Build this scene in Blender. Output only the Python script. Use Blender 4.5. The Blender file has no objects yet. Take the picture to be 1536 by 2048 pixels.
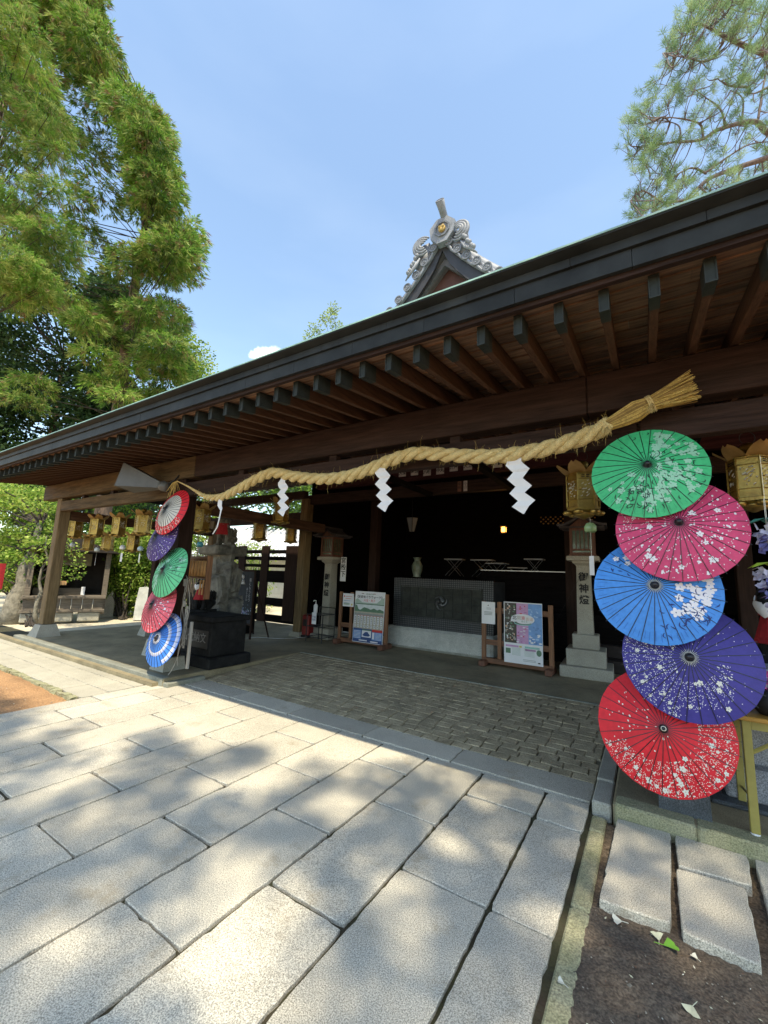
import bpy, bmesh, math, random
import numpy as np
from mathutils import Vector, Matrix
random.seed(7)
rng = np.random.default_rng(11)
R = math.radians
PI = math.pi
scene = bpy.context.scene
COL = scene.collection

# ------------------------------------------------------------------ camera
H = 1.55
YAW, PITCH, ROLL, FPX = R(-32.639), R(8.731), R(2.1415), 826.33
_cy, _sy, _cp, _sp = math.cos(YAW), math.sin(YAW), math.cos(PITCH), math.sin(PITCH)
FW = Vector((_sy*_cp, _cy*_cp, _sp))
_r0 = Vector((_cy, -_sy, 0)); _u0 = _r0.cross(FW)
RT = _r0*math.cos(ROLL) + _u0*math.sin(ROLL)
UP = -_r0*math.sin(ROLL) + _u0*math.cos(ROLL)
CAM = Vector((0, 0, H))
cd = bpy.data.cameras.new('camera'); cam = bpy.data.objects.new('camera', cd); COL.objects.link(cam)
m = Matrix((RT, UP, -FW)).transposed().to_4x4(); m.translation = CAM
cam.matrix_world = m
cd.sensor_fit = 'VERTICAL'; cd.sensor_height = 36; cd.lens = FPX/2048*36
cd.clip_start = 0.05; cd.clip_end = 2000
scene.camera = cam

def ray(x, y): return FW*FPX + RT*(x-768) - UP*(y-1024)
def gz(x, y, z=0.0):                 # ground point seen at photo pixel x, y
    d = ray(x, y); return CAM + d*((z-H)/d.z)
def py(x, y, Y):                     # point on the plane y = Y
    d = ray(x, y); return CAM + d*(Y/d.y)
def dp(x, y, D):                     # point at distance D along the view axis
    return CAM + ray(x, y)*(D/FPX)

# ------------------------------------------------------------------ sky and sun
SUNV = Vector((0.33, -0.35, 1.0)).normalized()       # towards the sun
elev = math.asin(SUNV.z); azim = math.atan2(SUNV.x, SUNV.y)
w = bpy.data.worlds.new('World'); scene.world = w; w.use_nodes = True
nt = w.node_tree; nt.nodes.clear()
def N(t, **k):
    n = nt.nodes.new(t)
    for a, b in k.items(): setattr(n, a, b)
    return n
out = N('ShaderNodeOutputWorld'); bg = N('ShaderNodeBackground'); bg.inputs[1].default_value = 0.15
sky = N('ShaderNodeTexSky'); sky.sky_type = 'NISHITA'; sky.sun_disc = False
sky.sun_elevation = elev; sky.sun_rotation = azim; sky.air_density = 1.0; sky.dust_density = .5; sky.ozone_density = 3.2
# a small cumulus low over the eaves and very thin cirrus, both by direction
tc = N('ShaderNodeTexCoord')
cdir = ray(540, 722).normalized()
mp = N('ShaderNodeMapping'); mp.inputs['Scale'].default_value = (1.5, 1.5, 5)
nz = N('ShaderNodeTexNoise'); nz.inputs['Scale'].default_value = 1.6; nz.inputs['Detail'].default_value = 5
rm = N('ShaderNodeMapRange'); rm.inputs[1].default_value = .45; rm.inputs[2].default_value = .85; rm.inputs[4].default_value = .03
nt.links.new(tc.outputs['Generated'], mp.inputs[0]); nt.links.new(mp.outputs[0], nz.inputs[0]); nt.links.new(nz.outputs[0], rm.inputs[0])
vm = N('ShaderNodeVectorMath', operation='DISTANCE'); vm.inputs[1].default_value = cdir
n2 = N('ShaderNodeTexNoise'); n2.inputs['Scale'].default_value = 34; n2.inputs['Detail'].default_value = 6
nt.links.new(tc.outputs['Generated'], n2.inputs[0]); nt.links.new(tc.outputs['Generated'], vm.inputs[0])
ad = N('ShaderNodeMath', operation='MULTIPLY_ADD'); ad.inputs[1].default_value = .075
nt.links.new(n2.outputs[0], ad.inputs[0]); nt.links.new(vm.outputs['Value'], ad.inputs[2])
r2 = N('ShaderNodeMapRange'); r2.inputs[1].default_value = .080; r2.inputs[2].default_value = .052; r2.inputs[4].default_value = .95
nt.links.new(ad.outputs[0], r2.inputs[0])
mx = N('ShaderNodeMath', operation='MAXIMUM'); nt.links.new(rm.outputs[0], mx.inputs[0]); nt.links.new(r2.outputs[0], mx.inputs[1])
mix = N('ShaderNodeMix', data_type='RGBA'); nt.links.new(mx.outputs[0], mix.inputs[0]); nt.links.new(sky.outputs[0], mix.inputs[6])
mix.inputs[7].default_value = (7.0, 7.4, 8.0, 1)
nt.links.new(mix.outputs[2], bg.inputs[0]); nt.links.new(bg.outputs[0], out.inputs[0])
sl = bpy.data.lights.new('sun', 'SUN'); sl.energy = 2.3; sl.angle = R(0.6); sl.color = (1.0, .95, .87)
so = bpy.data.objects.new('sun', sl); COL.objects.link(so); so.rotation_euler = (-SUNV).to_track_quat('-Z', 'Y').to_euler()
scene.view_settings.view_transform = 'Standard'; scene.view_settings.look = 'None'
scene.view_settings.exposure = 1.5; scene.view_settings.use_white_balance = True; scene.view_settings.white_balance_temperature = 7900; scene.view_settings.white_balance_tint = 4; scene.view_settings.gamma = 1
scene.render.engine = 'CYCLES'
scene.cycles.use_denoising = True
scene.cycles.max_bounces = 8

# ------------------------------------------------------------------ materials
MATS = {}
def mat(name, col, rough=.7, metal=0, var=.25, scale=8, stretch=(1, 1, 1), bump=0, bscale=None, col2=None, grain=None, emit=None, spec=.5, trans=0, detail=4, coords='Object', island=0, stain=0):
    if name in MATS: return MATS[name]
    m = bpy.data.materials.new(name); m.use_nodes = True; MATS[name] = m
    t = m.node_tree; b = t.nodes['Principled BSDF']; L = t.links.new
    b.inputs['Roughness'].default_value = rough; b.inputs['Metallic'].default_value = metal
    b.inputs['Specular IOR Level'].default_value = spec
    c = (*col, 1)
    if emit:
        b.inputs['Emission Color'].default_value = c; b.inputs['Emission Strength'].default_value = emit
    if trans:
        b.inputs['Transmission Weight'].default_value = trans
    if var or bump:
        tcn = t.nodes.new('ShaderNodeTexCoord'); mpn = t.nodes.new('ShaderNodeMapping'); mpn.inputs['Scale'].default_value = stretch
        L(tcn.outputs[coords], mpn.inputs[0])
        nn = t.nodes.new('ShaderNodeTexNoise'); nn.inputs['Scale'].default_value = scale; nn.inputs['Detail'].default_value = detail
        nn.inputs['Roughness'].default_value = .65
        L(mpn.outputs[0], nn.inputs[0])
        rp = t.nodes.new('ShaderNodeValToRGB')
        k = col2 if col2 else tuple(x*(1-var) for x in col)
        hi = tuple(min(1, x*(1+var)) for x in col) if not col2 else col
        rp.color_ramp.elements[0].color = (*k, 1); rp.color_ramp.elements[1].color = (*hi, 1)
        rp.color_ramp.elements[0].position = .3; rp.color_ramp.elements[1].position = .7
        L(nn.outputs[0], rp.inputs[0])
        src = rp.outputs[0]
        if grain:
            g = t.nodes.new('ShaderNodeTexNoise'); g.inputs['Scale'].default_value = grain[0]; g.inputs['Detail'].default_value = 3.5
            L(tcn.outputs[coords], g.inputs[0])
            gr = t.nodes.new('ShaderNodeMapRange'); gr.inputs[1].default_value = .35; gr.inputs[2].default_value = .65
            gr.inputs[3].default_value = 1-grain[1]; gr.inputs[4].default_value = 1+grain[1]
            L(g.outputs[0], gr.inputs[0])
            mm = t.nodes.new('ShaderNodeMix'); mm.data_type = 'RGBA'; mm.blend_type = 'MULTIPLY'; mm.inputs[0].default_value = 1
            L(src, mm.inputs[6]); L(gr.outputs[0], mm.inputs[7]); src = mm.outputs[2]
        if island:                                   # every stone or sheet has a tone of its own
            gi = t.nodes.new('ShaderNodeNewGeometry'); ir = t.nodes.new('ShaderNodeMapRange'); ir.inputs[3].default_value = 1-island; ir.inputs[4].default_value = 1+island
            L(gi.outputs['Random Per Island'], ir.inputs[0]); mi_ = t.nodes.new('ShaderNodeMix'); mi_.data_type = 'RGBA'; mi_.blend_type = 'MULTIPLY'; mi_.inputs[0].default_value = 1
            L(src, mi_.inputs[6]); L(ir.outputs[0], mi_.inputs[7]); src = mi_.outputs[2]
        if stain:                                    # blotchy old water and rust stains
            sn = t.nodes.new('ShaderNodeTexNoise'); sn.inputs['Scale'].default_value = 3.7; sn.inputs['Detail'].default_value = 6; sn.inputs['Roughness'].default_value = .7
            L(tcn.outputs[coords], sn.inputs[0]); sr = t.nodes.new('ShaderNodeMapRange'); sr.inputs[1].default_value = .56; sr.inputs[2].default_value = .74; sr.inputs[4].default_value = stain
            L(sn.outputs[0], sr.inputs[0]); sm = t.nodes.new('ShaderNodeMix'); sm.data_type = 'RGBA'; sm.inputs[7].default_value = (col[0]*.62, col[1]*.52, col[2]*.38, 1)
            L(sr.outputs[0], sm.inputs[0]); L(src, sm.inputs[6]); src = sm.outputs[2]
        L(src, b.inputs['Base Color'])
        if bump:
            n3 = t.nodes.new('ShaderNodeTexNoise'); n3.inputs['Scale'].default_value = bscale or scale*4; n3.inputs['Detail'].default_value = 4
            L(mpn.outputs[0], n3.inputs[0])
            bm_ = t.nodes.new('ShaderNodeBump'); bm_.inputs['Strength'].default_value = bump; bm_.inputs['Distance'].default_value = .02
            L(n3.outputs[0], bm_.inputs['Height']); L(bm_.outputs[0], b.inputs['Normal'])
    else:
        b.inputs['Base Color'].default_value = c
    return m
def leafmat(name, c1, c2, transl=.35, scale=1.2, rough=.55):
    if name in MATS: return MATS[name]
    m = bpy.data.materials.new(name); m.use_nodes = True; MATS[name] = m
    t = m.node_tree; t.nodes.clear(); L = t.links.new
    o = t.nodes.new('ShaderNodeOutputMaterial'); b = t.nodes.new('ShaderNodeBsdfPrincipled'); b.inputs['Roughness'].default_value = rough
    b.inputs['Specular IOR Level'].default_value = .25
    tr = t.nodes.new('ShaderNodeBsdfTranslucent'); mxs = t.nodes.new('ShaderNodeMixShader'); mxs.inputs[0].default_value = transl
    g = t.nodes.new('ShaderNodeNewGeometry'); tcn = t.nodes.new('ShaderNodeTexCoord')
    nn = t.nodes.new('ShaderNodeTexNoise'); nn.inputs['Scale'].default_value = scale; nn.inputs['Detail'].default_value = 3
    L(tcn.outputs['Object'], nn.inputs[0])
    a = t.nodes.new('ShaderNodeMath'); a.operation = 'MULTIPLY_ADD'; a.inputs[1].default_value = .35
    L(g.outputs['Random Per Island'], a.inputs[0]); L(nn.outputs[0], a.inputs[2])
    rp = t.nodes.new('ShaderNodeValToRGB'); rp.color_ramp.elements[0].color = (*c1, 1); rp.color_ramp.elements[1].color = (*c2, 1)
    rp.color_ramp.elements[0].position = .4; rp.color_ramp.elements[1].position = .95
    L(a.outputs[0], rp.inputs[0]); L(rp.outputs[0], b.inputs['Base Color']); L(rp.outputs[0], tr.inputs[0])
    L(b.outputs[0], mxs.inputs[1]); L(tr.outputs[0], mxs.inputs[2]); L(mxs.outputs[0], o.inputs[0])
    return m

# ------------------------------------------------------------------ mesh helpers
class MB:
    def __init__(s): s.v = []; s.f = []; s.mi = []; s.m = []; s.cur = 0; s.sm = []; s.smooth = False
    def use(s, m):
        if m not in s.m: s.m.append(m)
        s.cur = s.m.index(m); return s
    def face(s, idx): s.f.append(tuple(idx)); s.mi.append(s.cur); s.sm.append(s.smooth)
    def poly(s, pts):
        b = len(s.v); s.v += [tuple(p) for p in pts]; s.face(range(b, b+len(pts)))
    def box(s, x0, x1, y0, y1, z0, z1, M=None, j=0):
        b = len(s.v)
        P = [(x0, y0, z0), (x1, y0, z0), (x1, y1, z0), (x0, y1, z0), (x0, y0, z1), (x1, y0, z1), (x1, y1, z1), (x0, y1, z1)]
        if j: P = [tuple(c+random.uniform(-j, j) for c in p) for p in P]
        if M: P = [tuple(M @ Vector(p)) for p in P]
        s.v += P
        for q in ((0, 3, 2, 1), (4, 5, 6, 7), (0, 1, 5, 4), (1, 2, 6, 5), (2, 3, 7, 6), (3, 0, 4, 7)): s.face([b+i for i in q])
    def bbox(s, x0, x1, y0, y1, z0, z1, c=.01, M=None):    # box with chamfered vertical and top/bottom edges
        def ring(z, i):
            a0, a1, b0, b1 = x0+i, x1-i, y0+i, y1-i; k = c
            return [(a0+k, b0, z), (a1-k, b0, z), (a1, b0+k, z), (a1, b1-k, z), (a1-k, b1, z), (a0+k, b1, z), (a0, b1-k, z), (a0, b0+k, z)]
        R_ = [ring(z0, c), ring(z0+c, 0), ring(z1-c, 0), ring(z1, c)]
        b = len(s.v)
        for r_ in R_: s.v += [tuple(M @ Vector(p)) if M else p for p in r_]
        for k in range(3):
            for i in range(8): s.face([b+8*k+i, b+8*k+(i+1) % 8, b+8*k+8+(i+1) % 8, b+8*k+8+i])
        s.face([b+7-i for i in range(8)]); s.face([b+24+i for i in range(8)])
    def frustum(s, cx, cy, z0, z1, w0, d0, w1, d1, M=None):
        b = len(s.v)
        for z, w_, d_ in ((z0, w0, d0), (z1, w1, d1)):
            P = [(cx-w_/2, cy-d_/2, z), (cx+w_/2, cy-d_/2, z), (cx+w_/2, cy+d_/2, z), (cx-w_/2, cy+d_/2, z)]
            s.v += [tuple(M @ Vector(p)) if M else p for p in P]
        for q in ((0, 3, 2, 1), (4, 5, 6, 7), (0, 1, 5, 4), (1, 2, 6, 5), (2, 3, 7, 6), (3, 0, 4, 7)): s.face([b+i for i in q])
    def lathe(s, prof, n=16, M=None, ph=0, cap=True):
        b = len(s.v)
        for r_, z in prof:
            for i in range(n):
                a = 2*PI*i/n+ph; p = (r_*math.cos(a), r_*math.sin(a), z)
                s.v.append(tuple(M @ Vector(p)) if M else p)
        for k in range(len(prof)-1):
            for i in range(n): s.face([b+n*k+i, b+n*k+(i+1) % n, b+n*k+n+(i+1) % n, b+n*k+n+i])
        if cap:
            s.face([b+n-1-i for i in range(n)]); s.face([b+n*(len(prof)-1)+i for i in range(n)])
    def tube(s, pts, rad, n=8, cap=True):
        pts = [Vector(p) for p in pts]; K = len(pts)
        if not hasattr(rad, '__len__'): rad = [rad]*K
        b = len(s.v); prev = None
        for k in range(K):
            t = (pts[min(k+1, K-1)]-pts[max(k-1, 0)]); t = t.normalized() if t.length > 1e-9 else Vector((0, 0, 1))
            if prev is None: a = t.orthogonal().normalized()
            else:
                a = prev-t*prev.dot(t); a = a.normalized() if a.length > 1e-6 else t.orthogonal().normalized()
            prev = a; c = t.cross(a)
            for i in range(n):
                q = 2*PI*i/n; s.v.append(tuple(pts[k]+(a*math.cos(q)+c*math.sin(q))*rad[k]))
        for k in range(K-1):
            for i in range(n): s.face([b+n*k+i, b+n*k+(i+1) % n, b+n*k+n+(i+1) % n, b+n*k+n+i])
        if cap: s.face([b+n-1-i for i in range(n)]); s.face([b+n*(K-1)+i for i in range(n)])
    def sweep(s, path, prof):                               # prof: closed outline in (side, up) along a horizontal path
        b = len(s.v); n = len(prof); K = len(path)
        for k, p in enumerate(path):
            p = Vector(p); t = Vector(path[min(k+1, K-1)])-Vector(path[max(k-1, 0)]); t.z = 0; t.normalize(); sd = Vector((-t.y, t.x, 0))
            for a, c in prof: s.v.append(tuple(p+sd*a+Vector((0, 0, c))))
        for k in range(K-1):
            for i in range(n): s.face([b+n*k+i, b+n*k+(i+1) % n, b+n*k+n+(i+1) % n, b+n*k+n+i])
        s.face([b+n-1-i for i in range(n)]); s.face([b+n*(K-1)+i for i in range(n)])
    def extr(s, pts, M, d):                                 # outline in local xy, thickness d along local z
        b = len(s.v); n = len(pts)
        for z in (0, d): s.v += [tuple(M @ Vector((p[0], p[1], z))) for p in pts]
        s.face([b+n-1-i for i in range(n)]); s.face([b+n+i for i in range(n)])
        for i in range(n): s.face([b+i, b+(i+1) % n, b+n+(i+1) % n, b+n+i])
    def ball(s, c, r_, n=10, sq=(1, 1, 1), jit=0):
        prof = []; m_ = n//2
        M = Matrix.Translation(c) @ Matrix.Diagonal((*sq, 1))
        prof = [(r_*math.sin(PI*k/m_) if 0 < k < m_ else r_*.02, -r_*math.cos(PI*k/m_)) for k in range(m_+1)]
        b = len(s.v); s.lathe(prof, n, M)
        if jit:
            for i in range(b, len(s.v)): s.v[i] = tuple(x+random.uniform(-jit, jit) for x in s.v[i])
    def mesh(s, name):
        me = bpy.data.meshes.new(name); me.from_pydata(s.v, [], s.f)
        for m_ in s.m: me.materials.append(m_)
        me.polygons.foreach_set('material_index', s.mi); me.polygons.foreach_set('use_smooth', s.sm); me.update(); return me
    def build(s, name, parent=None, m=None, local=None):
        if m and not s.m: s.m.append(m)
        me = s.mesh(name); o = bpy.data.objects.new(name, me); COL.objects.link(o)
        if parent is not None: o.parent = parent
        return o
def thing(name, label, cat, loc=(0, 0, 0), rz=0, group=None):
    o = bpy.data.objects.new(name, None); COL.objects.link(o); o.location = loc; o.rotation_euler = (0, 0, rz); o.empty_display_size = .1
    o['label'] = label; o['category'] = cat
    if group: o['group'] = group
    return o
def tag(o, label, cat, group=None):
    o['label'] = label; o['category'] = cat
    if group: o['group'] = group
    return o
def struct(o, kind='structure'): o['kind'] = kind; return o
def part(name, mb, parent, label=None):
    o = mb.build(name, parent)
    if label: o['label'] = label
    return o
KIDS = {}
def copy_tree(o, parent=None):
    c = o.copy(); COL.objects.link(c)
    if parent is not None: c.parent = parent
    for ch in [x for x in ALL() if x.parent == o]: copy_tree(ch, c)
    return c
def ALL(): return list(COL.objects)
def new(m): return MB().use(m)

def text_mesh(body, size, m, depth=.0012, align='CENTER', bold=0.0, line=1.0):
    c = bpy.data.curves.new('lettering', 'FONT'); c.body = body; c.size = size; c.align_x = align; c.align_y = 'CENTER'
    c.extrude = depth; c.offset = bold; c.space_line = line; c.resolution_u = 2
    o = bpy.data.objects.new('tmp_text', c); COL.objects.link(o)
    dg = bpy.context.evaluated_depsgraph_get(); dg.update()
    me = bpy.data.meshes.new_from_object(o.evaluated_get(dg)); bpy.data.objects.remove(o)
    me.materials.clear(); me.materials.append(m)
    for p in me.polygons: p.material_index = 0
    return me
def lettering(body, size, m, M, parent, **k):
    """writing laid on a face: M maps text x (right), y (up), z (out of the face)"""
    me = text_mesh(body, size, m, **k); me.transform(M)
    o = bpy.data.objects.new('lettering', me); COL.objects.link(o); o.parent = parent; return o
def face_m(p, x=(1, 0, 0), y=(0, 0, 1)):      # faces -Y by default
    X = Vector(x).normalized(); Y = Vector(y).normalized(); Z = X.cross(Y)
    M = Matrix((X, Y, Z)).transposed().to_4x4(); M.translation = Vector(p); return M

wood_x = lambda n, c, **k: mat(n, c, stretch=(1.2, 14, 14), scale=3, bump=.25, var=.4, **k)
M_beamL = mat('lit_beam_wood', (.095, .064, .034), .75, spec=.2, scale=2.2, stretch=(1, 12, 12), var=.5, bump=.3, bscale=9)  # brown sunlight on the left beam lengths, put into the wood colour
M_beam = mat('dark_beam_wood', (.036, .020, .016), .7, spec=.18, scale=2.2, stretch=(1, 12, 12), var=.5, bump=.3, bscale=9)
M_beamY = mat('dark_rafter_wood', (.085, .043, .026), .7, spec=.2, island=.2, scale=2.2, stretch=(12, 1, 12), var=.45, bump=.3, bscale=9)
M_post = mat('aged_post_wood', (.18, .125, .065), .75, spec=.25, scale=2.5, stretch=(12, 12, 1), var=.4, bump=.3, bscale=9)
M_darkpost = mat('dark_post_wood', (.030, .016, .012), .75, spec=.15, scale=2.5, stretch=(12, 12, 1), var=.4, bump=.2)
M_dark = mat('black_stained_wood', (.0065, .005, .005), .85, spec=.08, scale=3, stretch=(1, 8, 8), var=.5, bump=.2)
M_board = mat('soffit_board_wood', (.22, .115, .065), .7, scale=3.2, stretch=(1, 9, 9), var=.6, bump=.45, bscale=8, grain=(1.6, .35), island=.3)
M_cop = mat('oxidised_copper', (.022, .025, .025), .6, spec=.28, island=.22, var=.45, scale=4, bump=.08)
M_coplip = mat('green_copper_edge', (.20, .34, .30), .55, var=.35, scale=6)
M_capm = mat('copper_rafter_cap', (.026, .032, .029), .6, spec=.25, var=.4, scale=9, bump=.1)
M_conc = mat('worn_concrete', (.25, .205, .125), .9, stain=.5, var=.3, scale=2.2, bump=.3, bscale=60, grain=(160, .25))
M_moss = mat('mossy_concrete', (.36, .33, .21), .95, var=.35, scale=5, bump=.4, bscale=50, grain=(120, .35), col2=(.22, .22, .12))
M_granite = mat('light_granite', (.46, .42, .345), .8, var=.14, scale=1.6, grain=(190, .5), bump=.12, bscale=150, island=.11, stain=.6)
M_granite_in = mat('grey_granite', (.34, .32, .265), .8, var=.15, scale=3, grain=(190, .32), bump=.12, bscale=140)
M_white_st = mat('white_granite', (.46, .46, .42), .8, var=.2, scale=4, grain=(110, .3), bump=.2, bscale=90)
M_cobble = mat('cobble_stone', (.36, .295, .195), .92, spec=.2, island=.14, stain=.4, var=.3, scale=4.5, grain=(120, .25), bump=.5, bscale=45)
M_dkgran = mat('dark_granite', (.06, .07, .08), .6, var=.3, scale=9, grain=(150, .5), bump=.15, bscale=80)
M_iron = mat('black_iron', (.012, .012, .014), .5, var=.2)
M_paper = mat('white_paper', (.74, .74, .75), .6, var=.04, scale=5)
M_ink = mat('black_ink', (.012, .011, .011), .6, var=0)
M_glassd = mat('lamp_glass', (.10, .14, .09), .15, var=.4, scale=14)

# ================================================================== SETTING: ground
def ragged(poly, step=.045, j=.0026, chip=.012):
    """outline with slightly worn edges"""
    o = []; n = len(poly)
    for i in range(n):
        a = Vector((*poly[i], 0)); c = Vector((*poly[(i+1) % n], 0)); L = (c-a).length; k = max(2, int(L/step)); nr = Vector((-(c-a).y, (c-a).x, 0)).normalized()
        for q in range(k):
            t = (q+(random.uniform(-.25, .25) if q else 0))/k; d = random.uniform(-j, j)
            if random.random() < .05: d = random.uniform(j, chip)
            if q == 0: p = a+((c-a).normalized()+(Vector((*poly[i-1], 0))-a).normalized())*random.uniform(.002, .008)
            else: p = a+(c-a)*t+nr*d
            o.append((p.x, p.y))
    return o
def slab(mb, poly, z1, z0, edge=.0035):
    o = ragged(poly); n = len(o); cx = sum(p[0] for p in o)/n; cy = sum(p[1] for p in o)/n; b = len(mb.v)
    tl = random.uniform(-.0015, .0015)
    for z, ins in ((z0, 0), (z1-edge, 0), (z1, edge)):
        for x, y in o:
            d = math.hypot(x-cx, y-cy); k = (d-ins)/d
            jz = random.uniform(-.001, .0005) if ins else 0
            mb.v.append((cx+(x-cx)*k, cy+(y-cy)*k, z+tl+jz))
    for r_ in range(2):
        for i in range(n): mb.face([b+n*r_+i, b+n*r_+(i+1) % n, b+n*r_+n+(i+1) % n, b+n*r_+n+i])
    mb.face([b+2*n+i for i in range(n)])

M_soil = mat('packed_orange_soil', (.36, .20, .095), .95, var=.35, scale=1.1, bump=.6, bscale=26, grain=(70, .3))
M_soil2 = mat('dark_brown_soil', (.155, .115, .080), .95, scale=2.2, col2=(.07, .052, .038), bump=.9, bscale=30, grain=(90, .45), var=.3)
M_joint = mat('joint_dirt', (.045, .032, .022), .95, var=.4, scale=6, bump=.5, bscale=60, col2=(.045, .05, .02))

# ground sheet reaching the horizon with a gentle roughness near the camera
mb = new(M_soil); z = -.075
mb.poly([(-400, -300, z), (300, -300, z), (300, 500, z), (-400, 500, z)])
struct(mb.build('ground'))
# soil beds: orange on the left, dark brown on the right
def bed(name, x0, x1, y0, y1, z, m, step=.06, amp=.008):
    mb = new(m); mb.smooth = True; nx = max(2, int((x1-x0)/step)); ny = max(2, int((y1-y0)/step)); b = 0
    for j in range(ny+1):
        for i in range(nx+1):
            e = 0 if 0 < i < nx and 0 < j < ny else -.02
            mb.v.append((x0+(x1-x0)*i/nx, y0+(y1-y0)*j/ny, z+e+random.uniform(-amp, amp)+.012*math.sin(i*step*2.1+1)*math.cos(j*step*3.3)))
    for j in range(ny):
        for i in range(nx): a = j*(nx+1)+i; mb.face([a, a+1, a+nx+2, a+nx+1])
    return struct(mb.build(name))
mb = new(mat('pale_garden_gravel', (.50, .44, .33), .95, var=.2, scale=.8, grain=(60, .2), bump=.3, bscale=40)); mb.poly([(-40, 3.42, -.05), (-10.8, 3.42, -.05), (-10.8, 8.59, -.05), (-40, 12, -.05)]); mb.poly([(-40, 12, -.051), (-10.8, 8.59, -.051), (4, 8.59, -.051), (4, 26, -.051), (-40, 26, -.051)]); struct(mb.build('garden_path'))
bed('soil_bed', -10.5, -5.66, -1.5, 2.43, -.022, M_soil, step=.08, amp=.004)
bed('soil_border', -.40, 2.6, 0.2, 3.42, -.018, M_soil2, step=.03, amp=.007)
mb = new(M_joint); mb.poly([(-5.72, -3, -.02), (-.40, -3, -.02), (-.40, 3.9, -.02), (-5.72, 3.9, -.02)])
mb.poly([(-14, 2.42, -.019), (-5.72, 2.42, -.019), (-5.72, 3.9, -.019), (-14, 3.9, -.019)])
struct(mb.build('paving_bed'))

# granite slabs, running bond in long courses
mb = new(M_granite)
XS = [-5.70, -5.42, -5.00, -4.55, -4.10, -3.645, -3.18, -2.67, -2.175, -1.70, -1.216, -.727, -.425]
for i in range(len(XS)-1):
    x0, x1 = XS[i], XS[i+1]; g = .0075 if x1 < -1.8 else .010
    odd = (i % 2 == 1)
    base = 1.23 if not odd else .755
    if i == 0: ys = [.2, 1.2, 2.56, 3.53]
    elif i == 1: ys = [-.8, .2, 1.15, 2.10, 3.03, 3.53]
    elif i == 11: ys = [-.65, .28, 1.23, 2.185, 3.115, 3.54]
    else:
        ys = sorted([base-.95*2, base-.95, base, base+.948, base+.948*2, 3.54] + ([base+.948*3] if base+.948*3 < 3.4 else []))
    ys = [y for y in ys if y > -3]
    for a, c in zip(ys[:-1], ys[1:]):
        gy = random.choice([.005, .008, .012, .015])
        if c-a < .1: continue
        slab(mb, [(x0+g, a+gy), (x1-g, a+gy), (x1-g, c-gy*.6), (x0+g, c-gy*.6)], 0, -.03)
# kerb course along the cobbles
xk = -5.45
while xk < -.45:
    x2 = min(xk+random.uniform(.9, 1.05), -.43)
    if -.43-x2 < .3: x2 = -.43
    slab(mb, [(xk+.004, 3.555), (x2-.004, 3.555), (x2-.004, 3.868), (xk+.004, 3.868)], .004, -.03); xk = x2
struct(mb.build('paving'))

# left walk of smooth slabs leading to the open bay
M_walk = mat('pale_walk_slab', (.40, .37, .30), .85, island=.07, stain=.3, var=.14, scale=1.4, grain=(150, .22), bump=.1, bscale=120)
mb = new(M_walk)
rows = [2.46, 2.77, 3.07, 3.20]
for r_ in range(3):
    xk = -5.71; k = 0
    while xk > -13.5:
        L = (.62 if r_ < 2 else 1.2)*random.uniform(.9, 1.12) if (k or r_ != 1) else .33; k += 1
        slab(mb, [(xk-L+.004, rows[r_]+.004), (xk-.004, rows[r_]+.004), (xk-.004, rows[r_+1]-.004), (xk-L+.004, rows[r_+1]-.004)], .002, -.03); xk -= L
struct(mb.build('side_path'))
# rough stone edging between walk and soil
mb = new(M_moss)
xk = -5.75
while xk > -11:
    L = random.uniform(.08, .16); mb.box(xk-L, xk-.006, 2.385+random.uniform(-.015, .015), 2.452, -.05, random.uniform(-.004, .014), j=.01); xk -= L
struct(mb.build('edging'))

# cobbled ramp
mb = new(M_cobble); nr = 17; y0, y1 = 3.878, 5.86
for r_ in range(nr):
    ya = y0+(y1-y0)*r_/nr; yb = y0+(y1-y0)*(r_+1)/nr; xk = -5.42+random.uniform(-.08, 0)
    while xk < -.44:
        wd = random.uniform(.15, .20); xe = min(xk+wd, -.435)
        if xe-xk > .05:
            g = random.uniform(.003, .0065); zz = lambda y: .004+.10*max(0, (y-y0))/(y1-y0)
            h = random.uniform(-.002, .003); b = len(mb.v); x0_, x1_ = max(xk, -5.42)+g, xe-g; tx = random.uniform(-.004, .004)
            cn = [(x0_, ya+g*.6), (x1_, ya+g*.6), (x1_, yb-g*.6), (x0_, yb-g*.6)]
            cx_, cy_ = (x0_+x1_)/2, (ya+yb)/2
            for dz, k in ((-.03, 1), (-.005, 1), (0, .93)):
                for i, (px_, py_) in enumerate(cn):
                    qx, qy = cx_+(px_-cx_)*k, cy_+(py_-cy_)*k
                    mb.v.append((qx+random.uniform(-.004, .004), qy+random.uniform(-.003, .003), zz(qy)+dz+h+(tx if px_ > cx_ else -tx)))
            for r2 in range(2):
                for i in range(4): mb.face([b+4*r2+i, b+4*r2+(i+1) % 4, b+4*r2+4+(i+1) % 4, b+4*r2+4+i])
            mb.face([b+8, b+9, b+10, b+11])
        xk = xe
struct(mb.build('cobbles'))
mb = new(mat('cobble_mortar', (.19, .165, .11), .95, var=.3, scale=9, grain=(100, .2)))
mb.poly([(-5.46, 3.85, -.016), (-.42, 3.85, -.016), (-.42, 5.9, .092), (-5.46, 5.9, .092)]); struct(mb.build('cobble_bed'))

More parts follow.
